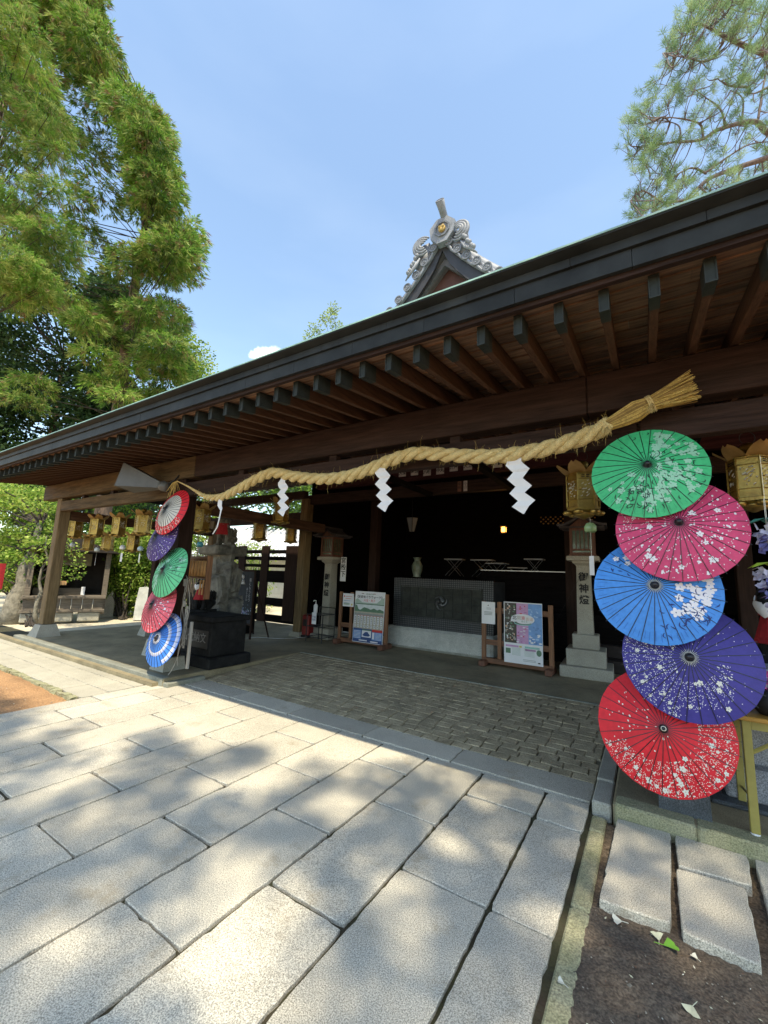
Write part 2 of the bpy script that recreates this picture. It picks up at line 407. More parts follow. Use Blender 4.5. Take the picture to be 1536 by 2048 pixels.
# platforms
mb = new(M_conc)
mb.bbox(-10.8, -5.46, 3.30, 8.6, -.2, .10, .012)
mb.bbox(-5.462, -.285, 5.868, 8.6, -.2, .104, .006)
mb.bbox(-.282, 4.5, 3.42, 8.6, -.2, .101, .014)
mb.box(-.42, -.285, 5.0, 5.9, -.2, .092)
mb.box(-12.5, -5.55, 3.205, 3.31, -.1, .05)
struct(mb.build('platform'))
mb = new(mat('kerb_lip_stone', (.22, .22, .18), .9, var=.25, scale=5, grain=(140, .25)))
xk = -10.8
while xk < -5.5:
    L = min(random.uniform(.8, 1.1), -5.47-xk); mb.bbox(xk+.003, xk+L-.003, 3.285, 3.40, -.05, .106, .01); xk += L
mb.bbox(-5.47, -5.36, 3.30, 3.86, -.02, .055, .01)           # little return kerb beside the cobbles
mb.bbox(-5.45, -.45, 5.845, 5.885, .0, .115, .004)
struct(mb.build('platform_kerb'))
mb = new(M_moss)
xk = -.27
while xk < 3:
    mb.bbox(xk, xk+.44, 3.40, 3.55, -.05, .107, .012); xk += .443
for a, c in ((.2, .95), (.95, 1.75), (1.75, 2.45), (2.45, 3.2), (3.2, 3.41)):
    b0 = len(mb.v); mb.bbox(-.405, -.318, a+.004, c-.003, -.06, -.002, .01)
struct(mb.build('mossy_kerb'))
mb = new(M_granite_in); mb.bbox(-.41, -.292, 3.43, 3.80, -.05, .075, .01); mb.bbox(-.412, -.294, 3.805, 7.0, -.05, .085, .008)
struct(mb.build('gutter_stone'))
# slabs on the right
mb = new(M_granite); S = .965
for P in ([(-.255, 3.39), (-.285, 2.52), (.005, 2.55), (.035, 3.40)], [(.058, 3.40), (.055, 3.06), (.375, 3.10), (.40, 3.40)],
          [(.045, 3.03), (.045, 2.53), (.315, 2.51), (.345, 3.065)], [(.43, 3.40), (.385, 2.52), (.80, 2.50), (.86, 3.40)], [(.88, 3.40), (.83, 2.50), (1.3, 2.5), (1.35, 3.4)]):
    slab(mb, [(x, y) for x, y in P], .028, -.07, edge=.006)
struct(mb.build('side_slabs'))

# ================================================================== worship pavilion
pav = thing('worship_pavilion', 'long open wooden shrine pavilion with dark eaves, exposed rafters and copper-edged roof', 'pavilion')
X0, X1 = -11.15, 4.2
# big beams
mb = new(M_beam)
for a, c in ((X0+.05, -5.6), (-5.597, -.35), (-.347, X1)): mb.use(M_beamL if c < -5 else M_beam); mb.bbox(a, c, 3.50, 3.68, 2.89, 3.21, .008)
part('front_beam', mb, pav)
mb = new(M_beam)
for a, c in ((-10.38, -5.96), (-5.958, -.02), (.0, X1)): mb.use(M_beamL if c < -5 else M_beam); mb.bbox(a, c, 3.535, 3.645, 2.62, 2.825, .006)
part('tie_beam', mb, pav)
for x in (-9.3, -8.15, -7.1, -4.6, -3.0, -1.5, .9): part('strut_block', (lambda m_: (m_.box(x-.05, x+.05, 3.55, 3.63, 2.826, 2.889), m_)[1])(new(M_beam)), pav)
# pillars with stone shoes
def pillar(x, y, m_, w_=.2, zt=2.889, stone=M_granite_in, sw=.42, sh=.23):
    mb = new(m_); mb.bbox(x-w_/2, x+w_/2, y-w_/2, y+w_/2, .10+sh, zt, .012); p = part('pillar', mb, pav)
    mb = new(stone); mb.frustum(x, y, .098, .10+sh, sw, sw, w_*1.35, w_*1.35); q = part('pillar_base', mb, p); return p
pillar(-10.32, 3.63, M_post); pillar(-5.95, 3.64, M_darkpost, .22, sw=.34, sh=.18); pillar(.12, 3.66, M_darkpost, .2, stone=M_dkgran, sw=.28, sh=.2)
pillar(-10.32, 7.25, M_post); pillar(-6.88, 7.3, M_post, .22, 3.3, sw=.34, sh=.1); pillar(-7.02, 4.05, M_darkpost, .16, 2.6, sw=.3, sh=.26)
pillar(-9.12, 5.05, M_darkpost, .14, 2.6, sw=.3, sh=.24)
# cross beams running into the depth
for x in (-10.32, -6.3): mb = new(M_beamY); mb.bbox(x-.07, x+.07, 3.66, 7.25, 2.46, 2.66, .006); part('cross_beam', mb, pav)
for x in (-3.6, -2.0, .5):
    part('cross_beam', (lambda m_: (m_.bbox(x-.06, x+.06, 3.69, 7.3, 3.14, 3.215, .006), m_)[1])(new(M_dark)), pav)
mb = new(M_beam); mb.bbox(-11, -6.9, 7.2, 7.36, 2.75, 2.98, .006); mb.bbox(-11, -6.9, 7.2, 7.34, 3.3, 3.5, .006); part('rear_beam', mb, pav)
# rafters
def raf_z(y): return 3.085+.13*(y-2.47)
A = math.atan(.13)
def rafter_mesh():
    mb = new(M_beamY); b = len(mb.v)
    for y in (0.07, 5.3):
        z = .13*y
        mb.v += [(-.023, y, z), (.023, y, z), (.023, y, z+.128), (-.023, y, z+.128)]
    for q in ((0, 1, 2, 3), (7, 6, 5, 4), (0, 4, 5, 1), (1, 5, 6, 2), (2, 6, 7, 3), (3, 7, 4, 0)): mb.face([b+i for i in q])
    return mb
def cap_mesh():
    mb = new(M_capm)
    mb.box(-.0265, .0265, -.004, .15, -.003, .130)
    for a in ((-.0265, -.0195), (.0195, .0265)): mb.box(a[0], a[1], -.009, -.004, -.003, .130)
    mb.box(-.0195, .0195, -.009, -.004, -.003, .005); mb.box(-.0195, .0195, -.009, -.004, .122, .130)
    for i in range(len(mb.v)): x, y, z = mb.v[i]; mb.v[i] = (x, y, z+.13*y)
    return mb
rm_, cm_ = rafter_mesh().mesh('rafter'), cap_mesh().mesh('rafter_cap')
x = .345+.241*12
while x > X0+.1:
    o = bpy.data.objects.new('rafter', rm_); COL.objects.link(o); o.parent = pav; o.location = (x, 2.46, 3.085)
    c = bpy.data.objects.new('rafter_cap', cm_); COL.objects.link(c); c.parent = o
    x -= .241
# soffit boards, lapped
mb = new(M_board); yb = 2.38; k = 0
while yb < 7.7:
    wd = .15+.02*math.sin(k*3.1); z = raf_z(yb)+.141; xs = X0
    while xs < X1:
        L = random.uniform(1.6, 3.4); xe = min(xs+L, X1); b = len(mb.v); zz = z+random.uniform(-.002, .002)
        mb.v += [(xs+.002, yb, zz-.008), (xe, yb, zz-.008), (xe, yb+wd+.02, zz+.13*wd+.006), (xs+.002, yb+wd+.02, zz+.13*wd+.006)]
        mb.v += [(a, c, d+.016) for a, c, d in mb.v[b:b+4]]
        for q in ((0, 1, 2, 3), (7, 6, 5, 4), (0, 4, 5, 1), (2, 6, 7, 3), (1, 5, 6, 2), (3, 7, 4, 0)): mb.face([b+i for i in q])
        xs = xe
    yb += wd; k += 1
part('soffit', mb, pav)
# eave edge: batten, copper fascia in lapped lengths, drip lip
mb = new(M_beam); mb.box(X0, X1, 2.378, 2.395, 3.198, 3.245); mb.box(X0, X1, 2.396, 2.43, 3.208, 3.26); part('eave_batten', mb, pav)
mb = new(M_cop)
xs = X0
while xs < X1:
    L = .62; xe = min(xs+L, X1); j = random.uniform(-.0012, .0012)
    mb.box(xs+.0012, xe-.0012, 2.345+j, 2.374, 3.226, 3.330); xs = xe
xs = X0-.3
while xs < X1:
    L = .62; xe = min(xs+L, X1); j = random.uniform(-.0012, .0012)
    mb.box(max(X0, xs)+.0012, xe-.0012, 2.325+j, 2.372, 3.3325, 3.386); xs = xe
b = len(mb.v)
for xx in (X0-.02, X1): mb.v += [(xx, 2.325, 3.388), (xx, 2.36, 3.388), (xx, 2.36, 3.43), (xx, 2.262, 3.412), (xx, 2.262, 3.404)]
for q in ((0, 1, 6, 5), (1, 2, 7, 6), (2, 3, 8, 7), (3, 4, 9, 8), (4, 0, 5, 9), (4, 3, 2, 1, 0), (5, 6, 7, 8, 9)): mb.face([b+i for i in q])
mb.box(X0-.018, X0+.0, 2.36, 7.7, 3.23, 3.45)
part('fascia', mb, pav)
mb = new(M_coplip)
b = len(mb.v)
for xx in (X0-.03, X1): mb.v += [(xx, 2.256, 3.4135), (xx, 2.258, 3.426), (xx, 2.5, 3.475), (xx, 5.2, 4.35), (xx, 7.75, 4.7), (xx, 7.75, 4.2), (xx, 5.2, 3.85), (xx, 2.5, 3.45)]
for i in range(8): mb.face([b+i, b+(i+1) % 8, b+8+(i+1) % 8, b+8+i])
mb.face([b+7-i for i in range(8)]); mb.face([b+8+i for i in range(8)])
xs = X0+.2
part('roof', mb, pav)

# ================================================================== inner shrine hall
hall = thing('shrine_hall', 'dark shrine hall interior behind the pavilion with tiled gable roof above', 'shrine')
mb = new(M_beam); mb.bbox(-6.95, 3.5, 7.28, 7.42, 3.17, 3.40, .008); part('lintel', mb, hall)
mb = new(mat('upper_lintel_wood', (.055, .020, .022), .75, spec=.12, scale=2, stretch=(1, 12, 12), var=.4, bump=.2)); mb.bbox(-6.6, 3.5, 7.30, 7.44, 3.52, 3.86, .008); part('lintel', mb, hall)
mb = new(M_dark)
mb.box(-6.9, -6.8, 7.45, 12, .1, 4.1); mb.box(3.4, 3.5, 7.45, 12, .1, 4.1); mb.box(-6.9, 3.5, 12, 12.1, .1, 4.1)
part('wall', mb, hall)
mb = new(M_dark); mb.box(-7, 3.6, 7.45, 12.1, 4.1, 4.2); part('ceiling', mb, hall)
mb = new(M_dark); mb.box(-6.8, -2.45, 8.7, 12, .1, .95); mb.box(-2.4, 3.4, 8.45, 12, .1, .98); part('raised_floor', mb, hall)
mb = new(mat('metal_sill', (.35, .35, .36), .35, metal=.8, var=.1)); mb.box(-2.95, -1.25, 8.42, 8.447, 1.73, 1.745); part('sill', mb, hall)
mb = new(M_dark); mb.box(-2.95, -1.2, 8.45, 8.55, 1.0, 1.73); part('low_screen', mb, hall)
for x in (-5.4, -1.15, 1.2): mb = new(M_darkpost); mb.bbox(x-.1, x+.1, 8.0, 8.2, .1, 4.1, .01); part('inner_post', mb, hall)
M_gold = mat('gold_leaf', (.55, .33, .10), .35, metal=.9, var=.3, scale=30)
mb = new(M_gold)
for i in range(22):
    for j in range(4):
        if (i+j) % 2: mb.box(-2.32+i*.06, -2.285+i*.06, 11.2, 11.23, 3.02+j*.055, 3.05+j*.055)
struct(part('gilt_transom', mb, hall), 'stuff')
mb = new(mat('steps_wood', (.03, .02, .016), .7, var=.3))
for k in range(4): mb.bbox(-1.05, .4, 8.0+k*.3, 8.3+k*.3, .104+.2*k, .104+.2*(k+1), .008)
part('steps', mb, hall)

# tiled gable roof above
M_tile = mat('silver_grey_roof_tile', (.21, .225, .255), .55, var=.3, scale=7, bump=.08, spec=.45)
M_tile2 = mat('weathered_tile_end', (.15, .16, .18), .45, var=.25, scale=20)
M_barge = mat('black_bargeboard', (.028, .026, .028), .5, var=.3, scale=4)
GX, GY = -3.555, 7.5
prof = [(0, 9.13), (.19, 8.86), (.40, 8.58), (.61, 8.34), (.83, 8.11), (1.06, 7.88), (1.30, 7.67), (1.6, 7.42), (2.0, 7.12), (2.6, 6.75), (3.6, 6.25)]
mb = MB()
for s in (-1, 1):
    mb.use(M_tile)
    for (a, za), (c, zc) in zip(prof[:-1], prof[1:]):
        b = len(mb.v)
        for y in (GY+.02, 13.5): mb.v += [(GX+s*a, y, za+.02), (GX+s*c, y, zc+.02), (GX+s*c, y, zc-.10), (GX+s*a, y, za-.10)]
        for q in ((0, 1, 2, 3), (4, 7, 6, 5), (0, 4, 5, 1), (2, 6, 7, 3), (1, 5, 6, 2), (0, 3, 7, 4)): mb.face([b+i for i in q])
part('gable_roof', mb, hall)
mb = new(M_tile); mb.smooth = True
for s in (-1, 1):                                            # rows of round cover tiles along the slope
    for r_ in range(1, 14):
        mb.tube([(GX+s*a, GY+.15+r_*.28, z_+.055) for a, z_ in prof], .07, 8)
part('cover_tiles', mb, hall)
for s in (-1, 1):
    for (a, z_) in prof[1:9]:
        mb = new(M_tile); mb.smooth = True; Mx = Matrix.Translation((GX+s*a, GY, z_+.05)) @ Matrix.Rotation(PI/2, 4, 'X')
        mb.lathe([(.085, -.55), (.085, 0)], 16, Mx); o = part('verge_tile', mb, hall)
        mb = new(M_tile2); mb.smooth = False; mb.lathe([(.10, -.02), (.10, .03), (.075, .03), (.072, .018)], 18, Mx)
        for q in range(3):                                    # three-comma crest on each tile end
            t = 2*PI*q/3; mb.use(M_tile); mb.lathe([(.022, .018), (.018, .03)], 8, Mx @ Matrix.Translation((.028*math.cos(t), .028*math.sin(t), 0)))
        part('tile_end', mb, o)
    mb = new(M_tile); mb.smooth = True                       # pan-tile lips between the discs
    for (a, za), (c, zc) in zip(prof[1:8], prof[2:9]):
        p, q = Vector((GX+s*a, GY+.01, za-.02)), Vector((GX+s*c, GY+.01, zc-.02)); mid = (p+q)/2-Vector((0, 0, .055)); mb.tube([p, p*.6+mid*.4-Vector((0, 0, .02)), mid-Vector((0, 0, .015)), q*.6+mid*.4-Vector((0, 0, .02)), q], .028, 8)
    part('verge_lip', mb, hall)
    mb = new(M_tile); mb.smooth = True                       # ridge roll running down the slope behind the verge
    mb.tube([(GX+s*(a+.06), GY+.55, z_+.27) for a, z_ in prof[1:]], .13, 10); mb.tube([(GX+s*(a+.03), GY+.38, z_+.15) for a, z_ in prof[1:]], .08, 10); part('descending_ridge', mb, hall)
mb = new(M_barge)
for s in (-1, 1):
    for (a, za), (c, zc) in zip(prof[:-2], prof[1:-1]):
        b = len(mb.v)
        for y in (GY+.07, GY+.13): mb.v += [(GX+s*a, y, za-.08), (GX+s*c, y, zc-.08), (GX+s*c*.93, y, zc-.42), (GX+s*a*.93, y, za-.42 if a else za-.30)]
        for q in ((0, 1, 2, 3), (4, 7, 6, 5), (2, 6, 7, 3), (0, 4, 5, 1)): mb.face([b+i for i in q])
part('bargeboard', mb, hall)
mb = new(mat('grey_gable_frame', (.12, .12, .13), .6, var=.2))
for s in (-1, 1):
    mb.extr([(0, 0), (0, -.16), (s*1.9, -2.0), (s*1.9, -1.84)], face_m((GX, GY+.30, 8.72)), .08)
part('gable_frame', mb, hall)
mb = new(mat('gable_panel_wood', (.10, .045, .04), .7, var=.3, scale=3)); mb.poly([(GX-2.2, GY+.45, 6.3), (GX+2.2, GY+.45, 6.3), (GX, GY+.45, 8.62)])
part('gable_panel', mb, hall)
mb = new(M_barge); mb.smooth = True
mb.tube([(GX+.05+.19*math.cos(t), GY+.42, 7.75+.19*math.sin(t)) for t in np.linspace(0, 2*PI*.8, 20)], .018, 6); part('gable_crest', mb, hall)
# ridge-end ornament
mb = new(M_tile)
oc = [(.33*math.cos(t)*(1 if math.sin(t) > 0 else .9), .33*math.sin(t)) for t in np.linspace(0, 2*PI, 9)[:-1]+PI/8]
mb.extr(oc, face_m((GX+.06, GY-.02, 9.19)) @ Matrix.Translation((0, 0, -.12)), .20)
mb.box(GX-.2, GX+.2, GY+.1, 13.5, 9.1, 9.42); o = part('ridge_end', mb, hall)
mb = new(M_tile2); mb.lathe([(.19, .081), (.19, .11), (.155, .11), (.155, .084)], 8, face_m((GX+.07, GY-.02, 9.20)), ph=PI/8); part('crest_ring', mb, o)
mb = new(mat('dull_gold_crest', (.50, .34, .12), .55, metal=.3, var=.3, scale=30)); mb.lathe([(.085, .083), (.08, .12), (.05, .135)], 20, face_m((GX+.07, GY-.02, 9.20)))
for q in range(3):
    t = 2*PI*q/3+.5; mb.ball((GX+.07+.05*math.cos(t), GY-.155, 9.20+.05*math.sin(t)), .032, 8)
part('gold_crest', mb, o)
mb = new(M_tile); mb.smooth = True
a0, a1 = Vector((GX+.08, GY+.2, 9.38)), Vector((GX+.11, GY-.38, 9.74)); Mx = (a1-a0).to_track_quat('Z', 'Y').to_matrix().to_4x4(); Mx.translation = a0
mb.lathe([(.072, 0), (.082, .45), (.10, .62)], 20, Mx); mb.smooth = False; mb.use(M_tile2); mb.lathe([(.10, .62), (.096, .635), (.078, .635), (.076, .625)], 20, Mx); part('ridge_cylinder', mb, o)
for s in (-1, 1):                                            # cloud scrolls either side
    mb = new(M_tile); mb.smooth = True
    for rr, ofs in ((.215, 0), (.16, .02), (.105, .035), (.06, .04)):
        pts = [(GX+s*(.44+rr*math.cos(t)), GY-.05-ofs*.8, 9.03+rr*math.sin(t)) for t in np.linspace(-2.2, 2.4, 20)]
        mb.tube(pts, [.016+.024*math.sin(PI*(i+.5)/20) for i in range(20)], 8)
    mb.extr([(s*(.20), -.30), (s*.52, -.56), (s*.66, -.42), (s*.60, .08), (s*.3, .1)], face_m((GX, GY+.02, 9.02)) @ Matrix.Translation((0, 0, -.06)), .06)
    for q in range(6): mb.ball((GX+s*(.56+.045*q), GY-.07, 8.82-.075*q+.03*(q % 2)), .055, 8)
    for q in range(4):
        mb.tube([(GX+s*(.50+.04*q), GY-.06, 8.74-.03*q), (GX+s*(.58+.055*q), GY-.07, 8.56-.04*q), (GX+s*(.68+.06*q), GY-.05, 8.46-.05*q)], [.02, .028, .014], 6)
    part('cloud_scroll', mb, o)

# ================================================================== paper parasols
def cmat(n, c, c2=None, **k):
    k.setdefault('var', .10); return mat(n, c, .62, scale=6, stretch=(1, 1, 1), bump=.12, bscale=22, col2=c2, grain=(40, .06), **k)
M_rib = mat('black_lacquer_rib', (.010, .009, .012), .4, var=0)
M_petal = mat('white_petal_print', (.82, .78, .80), .6, var=.05)
M_petal2 = mat('cream_petal_print', (.75, .72, .62), .6, var=.05)
def make_parasol(name, label, center, rad, tilt, spin, d, paint, nr=30, yaw=0, group='paper parasols tied to the two front pillars', hubcol=None):
    t = thing(name, label, 'parasol', group=group)
    up = Vector((0, 0, 1))
    t.matrix_world = Matrix.Translation(center) @ Matrix.Rotation(yaw, 4, 'Z') @ Matrix.Rotation(PI/2-tilt, 4, 'X') @ Matrix.Rotation(spin, 4, 'Z')
    seg = 2*PI/nr; ca = math.cos(seg/2)
    def zc(x, y):                                # height of the faceted cone (hub at +d, rim at 0)
        a = math.atan2(y, x) % (2*PI); k = math.floor(a/seg); pm = (k+.5)*seg
        u = (x*math.cos(pm)+y*math.sin(pm))/(rad*ca)
        return d*(1-u) + .010*math.sin(PI*min(1, max(0, u)))
    mb = MB(); rings = paint['rings']            # [(radius fraction, material)] from the hub outwards
    fr = [.03]+[r_ for r_, _ in rings]
    allr = sorted(set(fr+[.15, .3, .45, .6, .75, .9]))
    allr = [r_ for r_ in allr if r_ <= 1]
    def P(r_, k, half=False):
        a = k*seg+(seg/2 if half else 0); q = rad*r_*(ca if half else 1)
        return (q*math.cos(a), q*math.sin(a), d*(1-r_)+.010*math.sin(PI*r_))
    for r0, r1 in zip(allr[:-1], allr[1:]):
        m_ = next(mm for rr, mm in rings if r1 <= rr+1e-6); mb.use(m_)
        for k in range(nr): mb.poly([P(r0, k), P(r1, k), P(r1, k+1), P(r0, k+1)])
    back = []                                    # thin backing so the paper has an inside
    mb.use(rings[-1][1])
    for k in range(nr): mb.poly([(*P(1, k+1)[:2], -.002), (*P(1, k)[:2], -.002), (0, 0, d-.004)])
    # printed pattern
    def blob(x, y, r_, ang=0, el=1, n=7, lift=.0018):
        pts = []
        for i in range(n):
            q = 2*PI*i/n; u, v = r_*math.cos(q)*el, r_*math.sin(q)
            X, Y = x+u*math.cos(ang)-v*math.sin(ang), y+u*math.sin(ang)+v*math.cos(ang)
            if math.hypot(X, Y) > rad*ca*.99: return
            pts.append((X, Y, zc(X, Y)+lift))
        mb.poly(pts)
    def flower(x, y, r_, lift=.0022):
        a0 = random.random()*6
        if math.hypot(x, y)+r_*1.3 > rad*.97: return
        for i in range(5):
            q = a0+2*PI*i/5; blob(x+r_*.60*math.cos(q), y+r_*.60*math.sin(q), r_*.385, q, 1.30, 8, lift+.0003*i)
    rs = random.Random(paint.get('seed', 3)); st = random.getstate(); random.seed(paint.get('seed', 3))
    paint['draw'](mb, blob, flower, rad, zc) if paint.get('draw') else None
    random.setstate(st)
    part('canopy', mb, t)
    for k in range(nr):
        a = k*seg; mb = new(M_rib); pts = []
        for r_ in (.05, .3, .6, .85, 1.035):
            rr = min(r_, 1.0); pts.append((rad*r_*math.cos(a), rad*r_*math.sin(a), d*(1-r_)+.010*math.sin(PI*rr)+.0012))
        mb.tube(pts, [q_*RIBW for q_ in (.0020, .0026, .0028, .0027, .0016)], 4); part('rib', mb, t)
    mb = new(M_rib); mb.smooth = True
    mb.lathe([(.027, d-.010), (.023, d-.001), (.017, d+.006), (.016, d+.022), (.013, d+.028), (.004, d+.030)], 16)
    if hubcol: mb.use(hubcol); mb.lathe([(.011, d+.0305), (.015, d+.032), (.011, d+.0335)], 14, cap=False)
    part('hub', mb, t)
    if paint.get('rays'):
        mb = new(M_petal2)
        for k in range(nr):
            a = (k+.5)*seg; r0, r1 = .026, .046+.006*(k % 2)
            u = Vector((math.cos(a), math.sin(a), 0)); v = Vector((-u.y, u.x, 0))*.0012
            pts = [u*r0-v, u*r1-v*.4, u*r1+v*.4, u*r0+v]; mb.poly([(p.x, p.y, d*(1-p.length/rad)+.010*math.sin(PI*p.length/rad)+.0022) for p in pts])
        part('hub_stitching', mb, t)
    mb = new(M_rib); mb.tube([(0, 0, d-.01), (0, 0, -.10)], .008, 8); part('shaft', mb, t)
    return t
def dots(n, size, test, col, el=(1, 1.6), jit=.5):
    def f(mb, blob, flower, rad, zc):
        mb.use(col); c = 0; tries = 0
        while c < n and tries < n*20:
            tries += 1; q = random.uniform(0, 2*PI); r_ = rad*math.sqrt(random.uniform(.01, .97)); x, y = r_*math.cos(q), r_*math.sin(q)
            if random.random() < test(x/rad, y/rad): blob(x, y, size*random.uniform(1-jit, 1+jit), random.uniform(0, 6), random.uniform(*el), 6); c += 1
    return f
def flowers(n, size, test, col, jit=.3):
    def f(mb, blob, flower, rad, zc):
        mb.use(col); c = 0; tries = 0
        while c < n and tries < n*30:
            tries += 1; q = random.uniform(0, 2*PI); r_ = rad*math.sqrt(random.uniform(.01, .93)); x, y = r_*math.cos(q), r_*math.sin(q)
            if random.random() < test(x/rad, y/rad): flower(x, y, size*random.uniform(1-jit, 1+jit)); c += 1
    return f
def strokes(n, L, test, col, wd=.0032):
    def f(mb, blob, flower, rad, zc):
        mb.use(col); c = 0; tries = 0
        while c < n and tries < n*30:
            tries += 1; q = random.uniform(0, 2*PI); r_ = rad*math.sqrt(random.uniform(.02, .9)); x, y = r_*math.cos(q), r_*math.sin(q)
            if random.random() >= test(x/rad, y/rad): continue
            a = random.uniform(0, 6); bend = random.uniform(-1.6, 1.6); up_, dn = [], []
            for i in range(6):
                s_ = L*(i/5-.5); aa = a+bend*(i/5-.5); X, Y = x+s_*math.cos(aa), y+s_*math.sin(aa); w_ = wd*math.sin(PI*(i+.4)/5.8)
                nx, ny = -math.sin(aa)*w_, math.cos(aa)*w_
                up_.append((X+nx, Y+ny)); dn.append((X-nx, Y-ny))
            pts = up_+dn[::-1]
            if max(math.hypot(*p) for p in pts) < rad*.96: mb.poly([(p[0], p[1], zc(*p)+.0034) for p in pts]); c += 1
    return f
def allof(*fs):
    def f(*a):
        for g in fs: g(*a)
    return f
def band(lo, hi): return lambda x, y: 1 if lo < math.hypot(x, y) < hi else 0
def cone_at(px, qy, s): return lambda x, y: math.exp(-((x-px)**2+(y-qy)**2)/(2*s*s))

C_green = cmat('green_paper', (.035, .50, .20)); C_pink = cmat('pink_paper', (.66, .055, .16)); C_blue = cmat('sky_blue_paper', (.045, .27, .72))
C_purp = cmat('indigo_paper', (.045, .033, .235)); C_red = cmat('red_paper', (.72, .010, .022)); C_redd = cmat('crimson_paper', (.58, .012, .035)); C_wht = cmat('cream_paper', (.62, .58, .50))
C_violet = cmat('violet_paper', (.085, .045, .22)); C_coral = cmat('coral_paper', (.80, .11, .15)); C_green2 = cmat('light_green_paper', (.10, .52, .24)); C_blue2 = cmat('bright_blue_paper', (.03, .19, .62))
C_leaf = mat('dark_print', (.006, .03, .025), .6, var=0); C_palegr = mat('pale_green_print', (.30, .62, .44), .6, var=.1); C_stripe = mat('deep_green_print', (.012, .36, .16), .6, var=0)
C_bluestripe = mat('deep_blue_print', (.02, .15, .50), .6, var=0); C_blueleaf = mat('navy_print', (.01, .03, .16), .6, var=0)
def edge_ticks(col, r0=.86, r1=.95, n=60):
    def f(mb, blob, flower, rad, zc):
        mb.use(col)
        for i in range(n):
            a = 2*PI*(i+.5)/n+random.uniform(-.02, .02); q0, q1 = rad*random.uniform(r0-.03, r0+.03), rad*r1*random.uniform(.97, 1)
            u = Vector((math.cos(a), math.sin(a))); v = Vector((-u.y, u.x))*.0014
            pts = [u*q0-v, u*q1-v, u*q1+v, u*q0+v]; mb.poly([(p.x, p.y, zc(p.x, p.y)+.0016) for p in pts])
    return f
T = R(17); RIBW = 1.0
LG = 'paper parasols tied to the two front pillars'
make_parasol('paper_parasol', 'green paper parasol with pale blossoms and black leaf print, top of the right-hand stack', (.03, 3.27, 2.315), .345, T, 0, .10,
  dict(seed=3, rays=False, rings=[(1, C_green)], draw=allof(edge_ticks(C_stripe), flowers(58, .019, lambda x, y: 1 if (x > .12 and y > -.55 and x+.25*y > .12 and not (x > .8)) else 0, C_palegr),
    flowers(40, .018, lambda x, y: cone_at(.1, -.62, .3)(x, y)+cone_at(-.45, -.58, .18)(x, y), C_palegr), flowers(12, .022, lambda x, y: cone_at(.4, .75, .2)(x, y), C_palegr),
    strokes(46, .036, lambda x, y: cone_at(-.15, -.6, .24)(x, y), C_leaf), strokes(30, .03, lambda x, y: cone_at(.55, -.2, .35)(x, y), C_leaf), strokes(9, .03, lambda x, y: cone_at(-.05, .75, .2)(x, y), C_leaf))))
make_parasol('paper_parasol', 'pink paper parasol scattered with white cherry petals, second from the top on the right-hand pillar', (.18, 3.29, 1.925), .36, T, .1, .10,
  dict(seed=5, rings=[(1, C_pink)], draw=allof(dots(400, .0028, lambda x, y: .25 if y > .5 else 1, M_petal, (1, 1.9)), dots(70, .0052, lambda x, y: 1, M_petal, (1.2, 1.8)), flowers(17, .0155, lambda x, y: 1, M_petal))))
make_parasol('paper_parasol', 'sky blue paper parasol with large white blossoms, middle of the right-hand stack', (.03, 3.30, 1.525), .36, T, .05, .10,
  dict(seed=8, rays=True, rings=[(1, C_blue)], draw=allof(edge_ticks(C_bluestripe, .8, .95, 70), flowers(19, .027, lambda x, y: cone_at(.66, -.1, .2)(x, y), M_petal), flowers(9, .027, lambda x, y: cone_at(.35, -.68, .18)(x, y), M_petal),
    flowers(9, .022, lambda x, y: cone_at(-.5, .62, .12)(x, y), M_petal), strokes(42, .04, lambda x, y: cone_at(.45, -.5, .22)(x, y), C_blueleaf), strokes(8, .03, lambda x, y: cone_at(-.5, .45, .15)(x, y), C_blueleaf))))
pur = lambda x, y: 1 if (x < -.18 and y < .35 and .22 < math.hypot(x, y)) or (.38 < math.hypot(x, y) < .8 and y < -.05 and x < .55) else .04
make_parasol('paper_parasol', 'indigo paper parasol speckled with fine white dots, fourth down on the right-hand pillar', (.185, 3.30, 1.10), .362, T, .0, .10,
  dict(seed=9, rays=True, rings=[(1, C_purp)], draw=allof(dots(1100, .0021, pur, M_petal, (1, 1.2), .3), dots(70, .0032, pur, M_petal2, (1.6, 2.6)), flowers(13, .012, pur, M_petal2))))
redt = lambda x, y: 1 if (math.hypot(x+.12, y-.10) > .60 and (y < .35 or x > .2) and not (x < -.62 and y > -.3)) else 0
make_parasol('paper_parasol', 'red paper parasol with white-dotted lower rim, bottom of the right-hand stack', (.03, 3.32, .655), .368, T, .03, .10,
  dict(seed=12, rings=[(1, C_red)], draw=allof(dots(1500, .0022, redt, M_petal2, (1, 1.2), .3), dots(110, .0032, redt, M_petal2, (1.6, 2.6)), flowers(20, .013, redt, M_petal2),
    dots(50, .0035, cone_at(-.35, .1, .3), M_petal2, (1, 1.8)))), hubcol=M_petal2)
